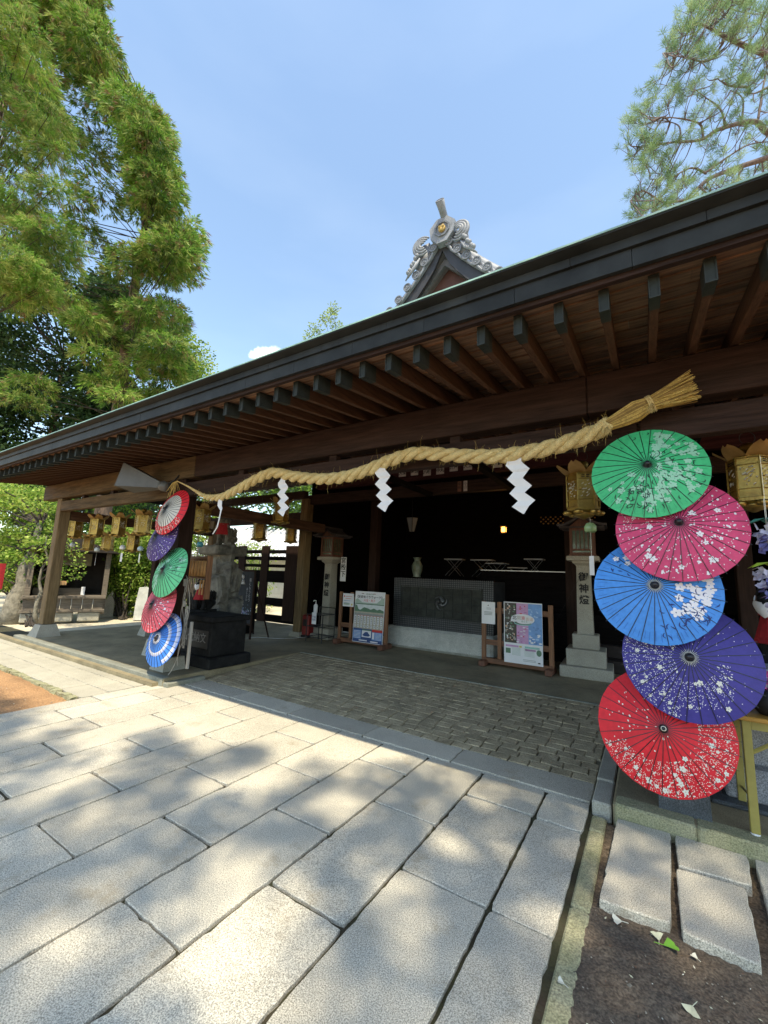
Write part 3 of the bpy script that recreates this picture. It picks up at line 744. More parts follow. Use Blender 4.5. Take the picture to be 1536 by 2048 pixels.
# left pillar
RIBW = 1.35
make_parasol('paper_parasol', 'cream and red ringed paper parasol, top of the left-hand stack', (-5.68, 3.28, 2.33), .350, T, 0, .11,
  dict(seed=2, rings=[(.70, C_wht), (1, C_red)], draw=dots(160, .005, lambda x, y: 1 if math.hypot(x, y) > .75 and y < -.3 else 0, C_wht)), hubcol=None)
make_parasol('paper_parasol', 'violet paper parasol sprinkled with white dots, second from the top on the left-hand pillar', (-5.86, 3.29, 1.95), .335, T, 0, .11,
  dict(seed=4, rings=[(.36, C_violet), (1, C_violet)], draw=dots(260, .0042, lambda x, y: 1 if math.hypot(x, y) > .4 else 0, M_petal)))
make_parasol('paper_parasol', 'light green paper parasol with dark sprig print, middle of the left-hand stack', (-5.60, 3.30, 1.49), .36, T, 0, .11,
  dict(seed=6, rings=[(1, C_green2)], draw=allof(flowers(40, .03, lambda x, y: 1 if x-.4*y < -.1 or (x > .3 and y > .1) else 0, C_palegr), strokes(30, .06, lambda x, y: cone_at(.5, .35, .22)(x, y), C_leaf, .003))))
make_parasol('paper_parasol', 'coral pink paper parasol with white blossom print, fourth down on the left-hand pillar', (-5.77, 3.30, 1.01), .36, T, 0, .11,
  dict(seed=7, rings=[(1, C_coral)], draw=allof(dots(120, .0045, lambda x, y: 1 if x > .1 or y < -.5 else 0, M_petal), flowers(16, .013, lambda x, y: 1 if x > .15 or y < -.6 else 0, M_petal))))
def whirl(mb, blob, flower, rad, zc):
    mb.use(M_petal)
    for r0, r1, q0, q1 in ((.13, .22, 0, 2*PI), (.52, .64, 0, 2*PI), (.84, .98, -1.0, 1.7)):
        n = int((q1-q0)*24)
        for i in range(n):
            a = q0+(q1-q0)*i/n; j0, j1 = random.uniform(-.015, .015), random.uniform(-.02, .02)
            u0, u1 = a, a+(q1-q0)/n*.82; p = []
            for rr, uu in ((r0+j0, u0), (min(.985, r1+j1), u0+.02), (min(.985, r1-j1), u1), (r0-j0, u1)): X, Y = rad*rr*math.cos(uu), rad*rr*math.sin(uu); p.append((X, Y, zc(X, Y)+.003))
            mb.poly(p)
make_parasol('paper_parasol', 'bright blue paper parasol with white tie-dyed rings, bottom of the left-hand stack', (-5.58, 3.31, .585), .355, T, 0, .11,
  dict(seed=8, rings=[(1, C_blue2)], draw=whirl))

# ================================================================== sacred rope
M_straw = mat('twisted_rice_straw', (.84, .68, .34), .85, var=.22, scale=16, bump=.9, bscale=120, col2=(.66, .48, .20), grain=(240, .3))
M_straw2 = mat('loose_straw', (.66, .48, .16), .8, col2=(.42, .29, .08), var=.3, scale=20, grain=(150, .3))
M_straw3 = mat('brown_straw', (.30, .19, .06), .8, var=.3, scale=20)
rope = thing('sacred_rope', 'thick twisted rice-straw rope with broom-like end slung along the front beam', 'rope')
RP = [(-5.80, 2.81, .008), (-5.551, 2.72, .012), (-5.302, 2.615, .020), (-5.139, 2.545, .030), (-4.99, 2.51, .040), (-4.71, 2.499, .048), (-4.389, 2.582, .054), (-4.079, 2.675, .058), (-3.784, 2.728, .060),
      (-3.43, 2.649, .061), (-3.067, 2.585, .060), (-2.734, 2.567, .060), (-2.444, 2.601, .060), (-2.207, 2.658, .060), (-2.056, 2.693, .060), (-1.809, 2.716, .060), (-1.474, 2.655, .060), (-1.16, 2.604, .060),
      (-.927, 2.586, .061), (-.711, 2.597, .061), (-.509, 2.625, .061), (-.317, 2.675, .060), (-.19, 2.735, .055)]
def smooth_path(pts, n):
    P = np.array(pts, float); t = np.linspace(0, len(P)-1, n); o = []
    for q in t:
        i = min(int(q), len(P)-2); u = q-i; p0, p1, p2, p3 = P[max(i-1, 0)], P[i], P[i+1], P[min(i+2, len(P)-1)]
        o.append(.5*((2*p1)+(-p0+p2)*u+(2*p0-5*p1+4*p2-p3)*u*u+(-p0+3*p1-3*p2+p3)*u**3))
    return np.array(o)
pp = smooth_path([(x, 3.38, z, r_) for x, z, r_ in RP], 620)
ph = 0; strands = [[] for _ in range(3)]
for k in range(len(pp)):
    if k:
        ph += np.linalg.norm(pp[k, :3]-pp[k-1, :3])/(pp[k, 3]*7.0)*2*PI
    tg = Vector(pp[min(k+1, len(pp)-1), :3]-pp[max(k-1, 0), :3]).normalized(); sd = Vector((0, 1, 0)); up_ = tg.cross(sd).normalized()
    for s in range(3):
        a = ph+2*PI*s/3; strands[s].append((Vector(pp[k, :3])+(sd*math.cos(a)-up_*math.sin(a))*pp[k, 3]*.56, pp[k, 3]*.55))
for s in range(3):
    mb = new(M_straw); mb.smooth = True; mb.tube([p for p, _ in strands[s]], [r_*(1+.05*math.sin(i*.9+s)) for i, (_, r_) in enumerate(strands[s])], 10); part('strand', mb, rope)
# stray fibres
mb = new(M_straw2)
for k in range(620):
    i = random.randrange(60, len(pp)-2); p = Vector(pp[i, :3]); r_ = pp[i, 3]; a = random.uniform(0, 2*PI)
    o = Vector((random.uniform(-.3, .3), -abs(math.cos(a)), math.sin(a))).normalized(); L = random.uniform(.02, .05) if random.random() < .85 else random.uniform(.06, .12)
    q = p+Vector((0, -math.cos(a)*r_*1.0, math.sin(a)*r_)); mb.tube([q, q+o*L*.5+Vector((random.uniform(-.01, .01), 0, 0)), q+o*L+Vector((random.uniform(-.015, .015), 0, -.01))], [.0012, .0010, .0005], 3)
st_fib = part('fibre', mb, rope); st_fib['kind'] = 'stuff'
# brush end: bound bundle then fanned straws
B0, B1, B2, B3 = Vector((-.22, 3.38, 2.72)), Vector((-.10, 3.38, 2.765)), Vector((.07, 3.37, 2.835)), Vector((.325, 3.34, 2.905))
mb = new(M_straw2); ax = (B3-B0).normalized()
for k in range(430):
    a = random.uniform(0, 2*PI); q = math.sqrt(random.random()); u = Vector((0, 1, 0)); v = ax.cross(u).normalized()
    off = (u*math.cos(a)+v*math.sin(a))*q
    L = random.uniform(.75, 1.04); end = B3+off*.112*random.uniform(.75, 1.12)
    if random.random() < .03: end += Vector((0, 0, -random.uniform(.02, .10)))
    pts = [B0+off*.040, B1+off*.062, (B1+B2)/2+off*.074, B2+off*.050, B2+(end-B2)*L]
    mb.use(M_straw2 if k % 3 else M_straw3); mb.tube(pts, [.0028, .0036, .0036, .0030, .0026], 4, cap=False)
part('straw_brush', mb, rope)
for c, r_ in ((B0, .046), (B2, .058)):
    mb = new(M_straw); mb.smooth = True; u = Vector((0, 1, 0)); v = ax.cross(u).normalized()
    for q in range(3):
        o = c+ax*(q-1)*.011; mb.tube([o+(u*math.cos(t)+v*math.sin(t))*r_ for t in np.linspace(0, 2*PI, 18)], .006, 6, cap=False)
    f = c+Vector((.015, -r_, -.02))
    for q in range(26):
        e = f+Vector((random.uniform(-.05, .03), random.uniform(-.03, .01), -random.uniform(.04, .085))); mb.tube([f, (f+e)/2+Vector((0, -.008, 0)), e], [.003, .002, .001], 4)
    part('binding', mb, rope)
mb = new(M_straw2)
for q in range(20): e = (-5.80+random.uniform(-.20, .08), 3.38+random.uniform(-.05, .04), 2.81-random.uniform(.10, .26)); mb.tube([(-5.80, 3.38, 2.82), ((-5.8+e[0])/2-.02, 3.37, 2.79), e], [.004, .004, .002], 4)
part('tassel', mb, rope)
mb = new(M_iron)
for x, z in ((-3.8, 2.78), (-1.85, 2.77), (.07, 2.88), (-5.8, 2.82)): mb.tube([(x, 3.39, z), (x, 3.50, z+.06)], .003, 5)
part('hook', mb, rope)

# folded paper streamers
def shide(name, label, x, ztop, sc, lean=0, n=4):
    t = thing(name, label, 'paper streamer', (x, 3.36, ztop), group='zigzag paper streamers hanging from the rope')
    w_, h_ = .125*sc, .085*sc; X = 0.0; Z = 0.0
    mb = new(M_paper)
    # stack of parallelograms, each stepping sideways and down like folded paper
    cs = [(-.02, .04)]; 
    L_, R_ = [], []
    pts_r = [(.06*sc, .03)]; pts_l = [(-.01*sc, .03)]
    left = [(-.015, .02), (-.075, -.075), (-.010, -.145), (-.060, -.205), (.010, -.275), (-.040, -.335), (.03, -.405), (-.02, -.455), (.075, -.52)]
    right = [(.065, .02), (.065, -.05), (.135, -.125), (.075, -.205), (.150, -.275), (.090, -.335), (.175, -.405), (.075, -.52)]
    poly = [(a*sc, c*sc) for a, c in left] + [(a*sc, c*sc) for a, c in reversed(right[:-1])]
    mid = 5
    rows = [(.02, -.015, .065), (-.05, -.06, .065), (-.075, -.075, .085), (-.125, -.03, .135), (-.145, -.010, .115), (-.205, -.060, .075), (-.275, .010, .150), (-.335, -.040, .090), (-.405, .03, .175), (-.455, -.02, .125), (-.52, .07, .08)]
    b = len(mb.v)
    for i, (z, l, r_) in enumerate(rows):
        y = .006*((-1)**i)+.02*lean*z
        mb.v += [(l*sc, y, z*sc), (r_*sc, y+.004, z*sc)]
    for i in range(len(rows)-1): mb.face([b+2*i, b+2*i+1, b+2*i+3, b+2*i+2])
    k = len(mb.v)
    for i, (z, l, r_) in enumerate(rows):
        y = .006*((-1)**i)+.02*lean*z+.0012; mb.v += [(l*sc, y, z*sc), (r_*sc, y+.004, z*sc)]
    for i in range(len(rows)-1): mb.face([k+2*i+2, k+2*i+3, k+2*i+1, k+2*i])
    part('folded_paper', mb, t); mb = new(M_straw2); mb.tube([(.02*sc, 0, .015*sc), (.02*sc, .01, .06)], .002, 4); part('cord', mb, t)
    return t
shide('paper_streamer', 'white zigzag paper streamer nearest the straw brush end, largest of the row', -.895, 2.565, .93)
shide('paper_streamer', 'white zigzag paper streamer under the second hump of the rope, above the stone basin', -2.215, 2.635, .90)
shide('paper_streamer', 'narrow white zigzag paper streamer beside the hanging lantern in the middle of the hall', -3.60, 2.63, .86, 1)
# the torn, curled one
t = thing('paper_streamer', 'torn white paper streamer curling to a thin tail at the left end of the rope', 'paper streamer', (-4.72, 3.36, 2.47), group='zigzag paper streamers hanging from the rope')
mb = new(M_paper); b = 0
tl = [(-.05, 0, .01, .05), (-.05, 0, -.09, .055), (-.01, 0, -.13, .04), (.03, -.01, -.16, .012), (.02, -.015, -.28, .008), (-.0, -.02, -.38, .009), (-.06, -.03, -.47, .006)]
for x, y, z, w_ in tl: mb.v += [(x, y, z), (x+w_*1.4, y+.01, z)]
for i in range(len(tl)-1): mb.face([2*i, 2*i+1, 2*i+3, 2*i+2])
part('folded_paper', mb, t)

# ================================================================== hanging brass lanterns
M_brass = mat('aged_brass', (.48, .33, .09), .38, metal=.8, var=.35, scale=9, bump=.12, bscale=60, col2=(.26, .16, .05))
M_brassd = mat('bronze_petal', (.50, .33, .13), .55, metal=.35, var=.35, scale=7, col2=(.28, .17, .06))
M_fret = mat('pierced_panel', (.55, .52, .42), .45, var=.3, scale=20)
def make_lantern(label, loc, rz=0, s=1.0, frets=True):
    t = thing('hanging_lantern', label, 'hanging lantern', loc, rz, group='brass lanterns hanging under the eaves'); t.scale = (s, s, s)
    n = 6; Rb = .135
    mb = new(M_brass); mb.lathe([(.10, -.47), (.135, -.455), (.135, -.43), (.118, -.425)], n, ph=PI/6); mb.lathe([(Rb-.012, -.425), (Rb-.012, -.13)], n, ph=PI/6)
    for i in range(n):                                         # corner posts and rails
        a, c = 2*PI*i/n+PI/6, 2*PI*(i+1)/n+PI/6; p = Vector((Rb*math.cos(a), Rb*math.sin(a), 0)); q = Vector((Rb*math.cos(c), Rb*math.sin(c), 0))
        mb.tube([p+Vector((0, 0, -.43)), p+Vector((0, 0, -.125))], .007, 5)
        for z in (-.425, -.36, -.18, -.13): mb.tube([p+Vector((0, 0, z)), q+Vector((0, 0, z))], .006, 4)
    part('body', mb, t)
    for i in range(n):
        a, c = 2*PI*i/n+PI/6, 2*PI*(i+1)/n+PI/6; p = Vector((Rb*math.cos(a), Rb*math.sin(a), 0)); q = Vector((Rb*math.cos(c), Rb*math.sin(c), 0)); u = (q-p).normalized(); nrm = u.cross(Vector((0, 0, 1)))
        mb = new(M_fret if i % 2 else M_brass); mid = (p+q)/2
        if i % 2:
            for k in range(26):
                x = random.uniform(-.045, .045); z = random.uniform(-.34, -.20); c0 = mid*.985+u*x+Vector((0, 0, z)); e = Vector((random.uniform(-1, 1), random.uniform(-1, 1)))*.012
                mb.tube([c0-u*e.x-Vector((0, 0, e.y)), c0+nrm*.006, c0+u*e.y+Vector((0, 0, e.x))], .0042, 4)
        else:
            for k, z in ((-.012, -.15), (-.012, -.165), (.012, -.15), (.012, -.165)):
                mb.use(M_ink); mb.box(0, 0, 0, 0, 0, 0) if 0 else None
                c0 = mid*.99+u*k*1.6+Vector((0, 0, z)); mb.tube([c0-u*.012, c0+u*.012], .004, 4)
            mb.use(M_fret)
            for k in range(14):
                x = random.uniform(-.035, .035); z = random.uniform(-.34, -.20); c0 = mid*.985+u*x+Vector((0, 0, z)); mb.tube([c0-u*.008, c0+nrm*.004+u*.002, c0+u*.006+Vector((0, 0, .01))], .0036, 4)
            mb.use(M_brass); c0 = mid+u*-.045+Vector((0, 0, -.27)); mb.ball(c0, .014, 6)
        part('side_panel', mb, t)
    for i in range(n):                                         # upturned lotus petals of the roof
        a = 2*PI*i/n+PI/6; mb = new(M_brassd); mb.smooth = True; b = len(mb.v); U, V = 7, 7
        ca_, sa_ = math.cos(a), math.sin(a)
        for iu in range(U):
            for iv in range(V):
                u = iu/(U-1); v = (iv/(V-1)-.5)*2; r_ = .08+.135*u; hw = .072*math.sqrt(max(0, math.sin(PI*min(.97, .22+.75*u))))*(1 if u < .98 else .7)
                z = -.125+.012*math.sin(u*3)+.075*u**2.0+.018*v*v*u-.02*v*v*(1-u); x, y = r_, v*hw
                mb.v.append((x*ca_-y*sa_, x*sa_+y*ca_, z))
        for iu in range(U-1):
            for iv in range(V-1): k = b+iu*V+iv; mb.face([k, k+1, k+V+1, k+V])
        part('roof_petal', mb, t)
    mb = new(M_brass); mb.smooth = True; mb.lathe([(.13, -.128), (.10, -.11), (.06, -.075), (.045, -.05), (.055, -.03), (.04, -.005), (.01, .005)], 12); part('finial', mb, t)
    mb = new(M_brass); mb.smooth = True
    mb.lathe([(.10, -.475), (.08, -.50), (.03, -.52), (.012, -.53)], 12)
    for i in range(n):
        a = 2*PI*i/n+PI/6; c0 = Vector((.13*math.cos(a), .13*math.sin(a), -.475)); mb.ball(c0, .042, 8, (1.1, 1.1, .6))
    part('foot', mb, t)
    mb = new(M_iron); mb.tube([(.05*math.cos(q), 0, .045+.05*math.sin(q)) for q in np.linspace(-.9, PI+.9, 12)], .003, 5); mb.tube([(0, 0, .095), (0, 0, .40)], .003, 5); part('hanger', mb, t)
    return t
zl = 2.63
l0 = make_lantern('brass lantern hanging right of the green parasol at the photo edge', (.70, 4.1, 2.665), .25, 1.02)
def lan(label, loc, rz, s=1.0):
    c = copy_tree(l0); c.location = loc; c.rotation_euler = (0, 0, rz); c.scale = (s, s, s); c['label'] = label; return c
lan('brass lantern half hidden behind the left edge of the green parasol', (-.47, 4.1, 2.66), -.2, 1.02)
lan('brass lantern just right of the cream and red parasol, under the rope', (-6.2, 4.1, 2.64), .1)
lan('brass lantern mostly hidden behind the cream and red parasol', (-7.15, 4.1, 2.65), .3)
lan('bright brass lantern below the loudspeaker horn', (-8.02, 4.1, 2.63), .52)
lan('brass lantern midway between corner post and loudspeaker', (-8.92, 4.1, 2.62), .1)
lan('brass lantern second in from the corner post', (-9.86, 4.1, 2.63), .2)
lan('brass lantern hanging next to the corner post', (-10.85, 4.1, 2.62), .0)
lan('lower dim brass lantern above the garden hut, left one', (-11.0, 4.45, 2.30), .3, .85)
lan('lower dim brass lantern above the garden hut, right one', (-10.2, 4.5, 2.30), .6, .85)
lan('dim lower lantern behind the round wind chime', (-9.3, 4.6, 2.30), .2, .9)
lan('gold-topped lantern left of the narrow paper streamer', (-5.9, 5.55, 2.98), .1, 1.05)
lan('silhouetted lantern against the bright tiled roof, left one', (-7.1, 6.1, 2.72), .3, 1.05)
lan('silhouetted lantern against the bright tiled roof, right one', (-7.05, 7.0, 2.70), .2, .95)

# ================================================================== stone lanterns with wooden lamp houses
M_lampwood = mat('reddish_lamp_wood', (.13, .052, .03), .6, scale=3, stretch=(10, 10, 1), var=.4, bump=.2)
M_lamproof = mat('lamp_roof_bark', (.055, .048, .05), .7, var=.4, scale=6, bump=.3)
def stone_lantern(label, x, y, rz, zs, steps, ztop):
    t = thing('stone_lantern', label, 'stone lantern', (x, y, .104), rz, group='stone lanterns flanking the shrine entrance')
    z = 0
    for w_, h_ in steps:
        mb = new(M_granite_in); mb.bbox(-w_/2, w_/2, -w_/2, w_/2, z, z+h_, .01); part('plinth_step', mb, t); z += h_
    zt = ztop-.104
    mb = new(M_granite_in); mb.frustum(0, 0, z, zt-.16, .235, .235, .205, .205); sh = part('shaft', mb, t)
    hh = (zt-.16-z)
    lettering('御\n神\n燈', .150, M_ink, face_m((0, -.119, z+hh*.66)), sh, bold=.004, line=1.22)
    mb = new(M_granite_in)
    mb.lathe([(.15, zt-.16), (.165, zt-.14), (.22, zt-.11), (.235, zt-.075)], 4, ph=PI/4); mb.bbox(-.24, .24, -.24, .24, zt-.075, zt, .008); part('capital', mb, t)
    # lamp house
    mb = new(M_lampwood); h = .42; z0 = zt+.03
    mb.bbox(-.20, .20, -.20, .20, zt, z0, .004); mb.bbox(-.185, .185, -.185, .185, z0+h, z0+h+.04, .004)
    for a in (-1, 1):
        for c in (-1, 1): mb.box(a*.165-.02, a*.165+.02, c*.165-.02, c*.165+.02, z0, z0+h)
    for s_ in (-1, 1):
        for zz in (.0, .06, h-.03): mb.box(-.145, .145, s_*.165-.012, s_*.165+.012, z0+zz, z0+zz+.03); mb.box(s_*.165-.012, s_*.165+.012, -.145, .145, z0+zz, z0+zz+.03)
    b_ = part('lamp_house', mb, t)
    for s_ in (-1, 1):
        mb = new(M_lampwood)
        for k in range(4): mb.box(-.09+k*.06-.006, -.09+k*.06+.006, s_*.17-.006, s_*.17+.006, z0+.09, z0+h-.03)
        for k in range(4): mb.box(s_*.17-.006, s_*.17+.006, -.09+k*.06-.006, -.09+k*.06+.006, z0+.09, z0+h-.03)
        part('lattice', mb, b_)
    mb = new(M_glassd); mb.box(-.145, .145, -.145, .145, z0+.03, z0+h-.01); part('lamp_pane', mb, b_)
    # roof with upswept gable
    mb = new(M_lamproof); pr_ = []
    for k in range(13):
        u = (k-6)/6; zz = .20*(1-abs(u))**1.5+.035*abs(u)**3; pr_.append((u*.37, zz))
    loop = pr_+[(a*.98, c-.035) for a, c in reversed(pr_)]
    mb.extr(loop, face_m((0, -.30, z0+h+.035)) @ Matrix.Diagonal((1, 1, -1, 1)), .60)
    mb.use(M_lampwood); mb.extr([(-.20, .0), (.20, .0), (0, .17)], face_m((0, -.16, z0+h+.03)) @ Matrix.Diagonal((1, 1, -1, 1)), .30)
    mb.use(M_lamproof); mb.box(-.03, .03, -.31, .31, z0+h+.215, z0+h+.255)
    for k in range(9): mb.box(-.33, .33, -.27+k*.066, -.27+k*.066+.02, z0+h+.012, z0+h+.028)
    part('lamp_roof', mb, t)
    return t
stone_lantern('stone lantern with wooden lamp house right of the poster rack, beside the blue parasol', -.90, 7.58, .06, 0, [(.74, .17), (.56, .25), (.38, .22)], 1.98)
stone_lantern('stone lantern with wooden lamp house at the left, behind the black wire rack', -6.30, 7.62, -.05, 0, [(.70, .10), (.50, .12)], 1.93)

# ================================================================== offering box
ob = thing('offering_box', 'dark patterned metal offering box with a three-comma crest on a pale stone base', 'offering box', (-3.55, 7.75, .104))
mb = new(M_white_st); mb.smooth = False; mb.bbox(-1.22, 1.10, -.12, .9, 0, .42, .05); part('stone_base', mb, ob)
M_box = mat('dark_patterned_metal', (.035, .037, .04), .6, spec=.25, var=.3, scale=5)
mb = new(M_box); mb.bbox(-1.05, 1.10, -.06, .8, .42, 1.40, .01)
part('box_body', mb, ob)
mb = new(mat('relief_grey', (.10, .105, .11), .5, metal=.3, var=.2))
for i in range(54):
    for j in range(25):
        x_, z_ = -1.03+i*.04, .44+j*.04
        inn = abs(x_-.02) < .86 and .66 < z_ < 1.24
        if not inn:
            c = Vector((x_, -.066, z_)); mb.poly([c+Vector((-.016, 0, 0)), c+Vector((0, 0, -.016)), c+Vector((.016, 0, 0)), c+Vector((0, 0, .016))])
part('diaper_pattern', mb, ob)
mb = new(mat('box_panel_metal', (.035, .038, .033), .65, var=.4, scale=7, spec=.2))
for i in range(9):
    for j in range(4): mb.bbox(-.83+i*.19, -.83+i*.19+.182, -.072, -.061, .665+j*.145+.0, .665+j*.145+.138, .003)
for a, c, d, e in ((-.87, -.85, .64, 1.26), (.88, .90, .64, 1.26)): mb.box(a, c, -.075, -.061, d, e)
mb.box(-.85, .88, -.075, -.061, .64, .655); mb.box(-.85, .88, -.075, -.061, 1.25, 1.262); part('front_panel', mb, ob)
mb = new(mat('crest_metal', (.10, .105, .11), .4, metal=.5, var=.2)); mb.smooth = True
for q in range(3):
    a0 = 2*PI*q/3+.4; pts = [(.05+ (.03+.115*(k/14))*math.cos(a0+k*.16), -.085, .96+(.03+.115*(k/14))*math.sin(a0+k*.16)) for k in range(15)]
    mb.tube(pts, [.045*(1-k/15)+.006 for k in range(15)], 8)
part('three_comma_crest', mb, ob)
mb = new(M_dark)
for k in range(12): mb.box(-1.03, 1.07, 0+k*.065, .03+k*.065, 1.401, 1.425)
part('grating', mb, ob)

vase = thing('porcelain_vase', 'pale green vase standing on top of the offering box', 'vase', (-4.22, 8.0, 1.53)); vase.scale = (.86, .86, .86)
mb = new(mat('celadon_glaze', (.13, .16, .12), .3, var=.35, scale=14)); mb.smooth = True
mb.lathe([(.09, 0), (.10, .02), (.085, .05), (.13, .18), (.135, .30), (.10, .38), (.075, .42), (.085, .48), (.115, .50), (.10, .50)], 20); part('vase_body', mb, vase)
mb = new(mat('celadon_dark', (.10, .12, .07), .4, var=.3)); mb.smooth = True
mb.ball((0, -.128, .23), .045, 8, (.8, .3, 1.6)); part('painted_motif', mb, vase)
mb = new(M_dark); mb.lathe([(.13, -.005), (.12, .02)], 16); part('stand', mb, vase)

pl = thing('pendant_lamp', 'unlit white tapered pendant lamp hanging in the dark hall', 'lamp', (-4.92, 9.0, 2.66))
mb = new(mat('milky_lamp_glass', (.22, .24, .26), .4, var=.1)); mb.lathe([(.07, 0), (.16, .33)], 6); part('shade', mb, pl)
mb = new(M_ink)
for k in range(6): a = 2*PI*k/6; mb.tube([(.073*math.cos(a), .073*math.sin(a), -.01), (.165*math.cos(a), .165*math.sin(a), .34)], .008, 4)
part('lamp_frame', mb, pl)
mb = new(M_ink); mb.tube([(0, 0, .33), (0, 0, 1.4)], .006, 5); part('cord', mb, pl)
wl = thing('wall_lantern', 'small glowing orange lantern deep inside the hall', 'lantern', (-2.63, 9.0, 2.58))
mb = new(mat('lamp_glow', (1.0, .40, .10), emit=1.7, var=0)); mb.bbox(-.045, .045, -.045, .045, 0, .12, .01); part('glowing_pane', mb, wl)
mb = new(M_dark); mb.bbox(-.07, .07, -.07, .07, .12, .145, .005); mb.bbox(-.06, .06, -.06, .06, -.03, 0, .005)
for a in (-1, 1):
    for c in (-1, 1): mb.box(a*.05-.006, a*.05+.006, c*.05-.006, c*.05+.006, 0, .12)
part('lantern_frame', mb, wl)
pl_ = bpy.data.lights.new('lantern_light', 'POINT'); pl_.energy = 2; pl_.color = (1, .55, .2); pl_.shadow_soft_size = .05
po = bpy.data.objects.new('lantern_light', pl_); COL.objects.link(po); po.parent = wl; po.location = (0, -.12, .05)

# folding stools on the hall floor
def stool(label, x, y, z, rz, w_=.38):
    t = thing('folding_stool', label, 'stool', (x, y, z), rz, group='metal folding stools in the dark hall')
    mb = new(mat('stool_top', (.30, .32, .36), .4, var=.1)); mb.bbox(-w_/2, w_/2, -.15, .15, .36, .385, .005); part('seat', mb, t)
    for s_ in (-1, 1):
        mb = new(mat('steel_tube', (.35, .36, .38), .35, metal=.9, var=0)); mb.tube([(-w_/2+.03, s_*.13, 0), (w_/2-.06, s_*.13, .36)], .008, 6); mb.tube([(w_/2-.03, s_*.13, 0), (-w_/2+.06, s_*.13, .36)], .008, 6); part('leg_pair', mb, t)
    return t
s0 = stool('folding stool furthest left inside the hall, above the offering box', -3.75, 8.95, 1.60, .1, .42)
for lb, x, y, z, rz, sc in (('wide folding stool second from left inside the hall', -3.15, 9.15, 1.60, 0, 1.15), ('folding stool third from left, left of the glowing lantern', -2.75, 8.9, 1.52, -.1, 1), ('low folding stool fourth from left, under the glowing lantern', -2.45, 9.4, 1.45, .2, 1), ('folding stool at the right end of the row inside the hall', -1.98, 8.95, 1.62, 0, .9)):
    c = copy_tree(s0); c.location = (x, y, z); c.rotation_euler = (0, 0, rz); c.scale = (sc, sc, 1); c['label'] = lb
# low black table the stools stand on
lt = thing('low_stage', 'dark wooden stage floor holding the folding stools', 'stage', (-2.9, 9.0, .98))
mb = new(M_dark); mb.bbox(-1.25, 1.4, -.3, 1.1, .40, .47, .005); part('stage_top', mb, lt)
for x_ in (-1.1, 1.25): mb = new(M_dark); mb.box(x_-.05, x_+.05, -.2, 1.0, 0, .40); part('trestle', mb, lt)

# ================================================================== poster racks
M_rack = mat('rack_cedar', (.21, .095, .045), .65, scale=3, stretch=(12, 12, 1), var=.4, bump=.25)
M_rackx = mat('rack_rail_cedar', (.17, .075, .038), .65, scale=3, stretch=(1, 12, 12), var=.4, bump=.25)
def rack(label, x0, x1, y, n, mb_m=M_rack):
    t = thing('notice_rack', label, 'notice rack', ((x0+x1)/2, y, .104), group='slatted wooden notice racks')
    W = (x1-x0)/2
    for i in range(n):
        x = -W+2*W*i/(n-1); mb = new(M_rack); mb.bbox(x-.035, x+.035, -.025, .025, .10, 1.07, .004); part('slat', mb, t)
    for z in (.34, .88): mb = new(M_rackx); mb.bbox(-W+.036, W-.036, -.012, .012, z, z+.09, .004); part('rail', mb, t)
    mb = new(M_rackx); mb.bbox(-W-.03, W+.03, -.045, .045, .045, .13, .006); part('bottom_rail', mb, t)
    for s_ in (-1, 1): mb = new(M_lampwood); mb.bbox(s_*(W-.02)-.055, s_*(W-.02)+.055, -.20, .20, 0, .10, .015); part('foot', mb, t)
    return t
rack('slatted wooden rack holding the pink and blue poster', -2.46, -1.36, 7.20, 5)
rack('slatted wooden rack holding the station poster, beside the left stone lantern', -5.62, -4.46, 7.20, 5)
def board(name, label, cat, c, w_, h_, tilt=0, group=None, m_=M_paper, rz=0, th=.008):
    t = thing(name, label, cat, group=group); t.matrix_world = face_m(c) @ Matrix.Rotation(tilt, 4, 'X') @ Matrix.Rotation(rz, 4, 'Y')
    mb = new(m_); mb.bbox(-w_/2, w_/2, -h_/2, h_/2, 0, th, .002); part('sheet', mb, t); return t
class Pr:                                       # printing: flat patches just proud of a sheet
    def __init__(s, t, z=.009): s.t = t; s.z = z; s.mb = MB(); s.k = 0
    def r(s, m_, x0, x1, y0, y1, lift=0): s.mb.use(m_); s.k += 1; z = s.z+.0006+lift*.0006; s.mb.poly([(x0, y0, z), (x1, y0, z), (x1, y1, z), (x0, y1, z)])
    def e(s, m_, cx, cy, a, c, lift=0, n=16): s.mb.use(m_); z = s.z+.0006+lift*.0006; s.mb.poly([(cx+a*math.cos(2*PI*i/n), cy+c*math.sin(2*PI*i/n), z) for i in range(n)])
    def p(s, m_, pts, lift=0): s.mb.use(m_); z = s.z+.0006+lift*.0006; s.mb.poly([(x, y, z) for x, y in pts])
    def done(s, name='print'): return part(name, s.mb, s.t)
def ptext(t, body, size, x, y, m_, z=.0118, **k): return lettering(body, size, m_, Matrix.Translation((x, y, z)), t, depth=.0004, **k)
def cm(n, c): return mat(n, c, .55, var=.12, scale=12)
P_green, P_lg, P_navy, P_sky, P_grey, P_red, P_tan, P_pinkp, P_teal, P_yel = cm('ink_green', (.10, .20, .12)), cm('ink_sage', (.38, .48, .40)), cm('ink_navy', (.03, .07, .20)), cm('ink_blue', (.12, .25, .50)), cm('ink_grey', (.28, .29, .27)), cm('ink_red', (.60, .04, .03)), cm('ink_tan', (.42, .38, .30)), cm('ink_magenta', (.42, .12, .33)), cm('ink_teal', (.25, .50, .45)), cm('ink_yellow', (.60, .50, .10))
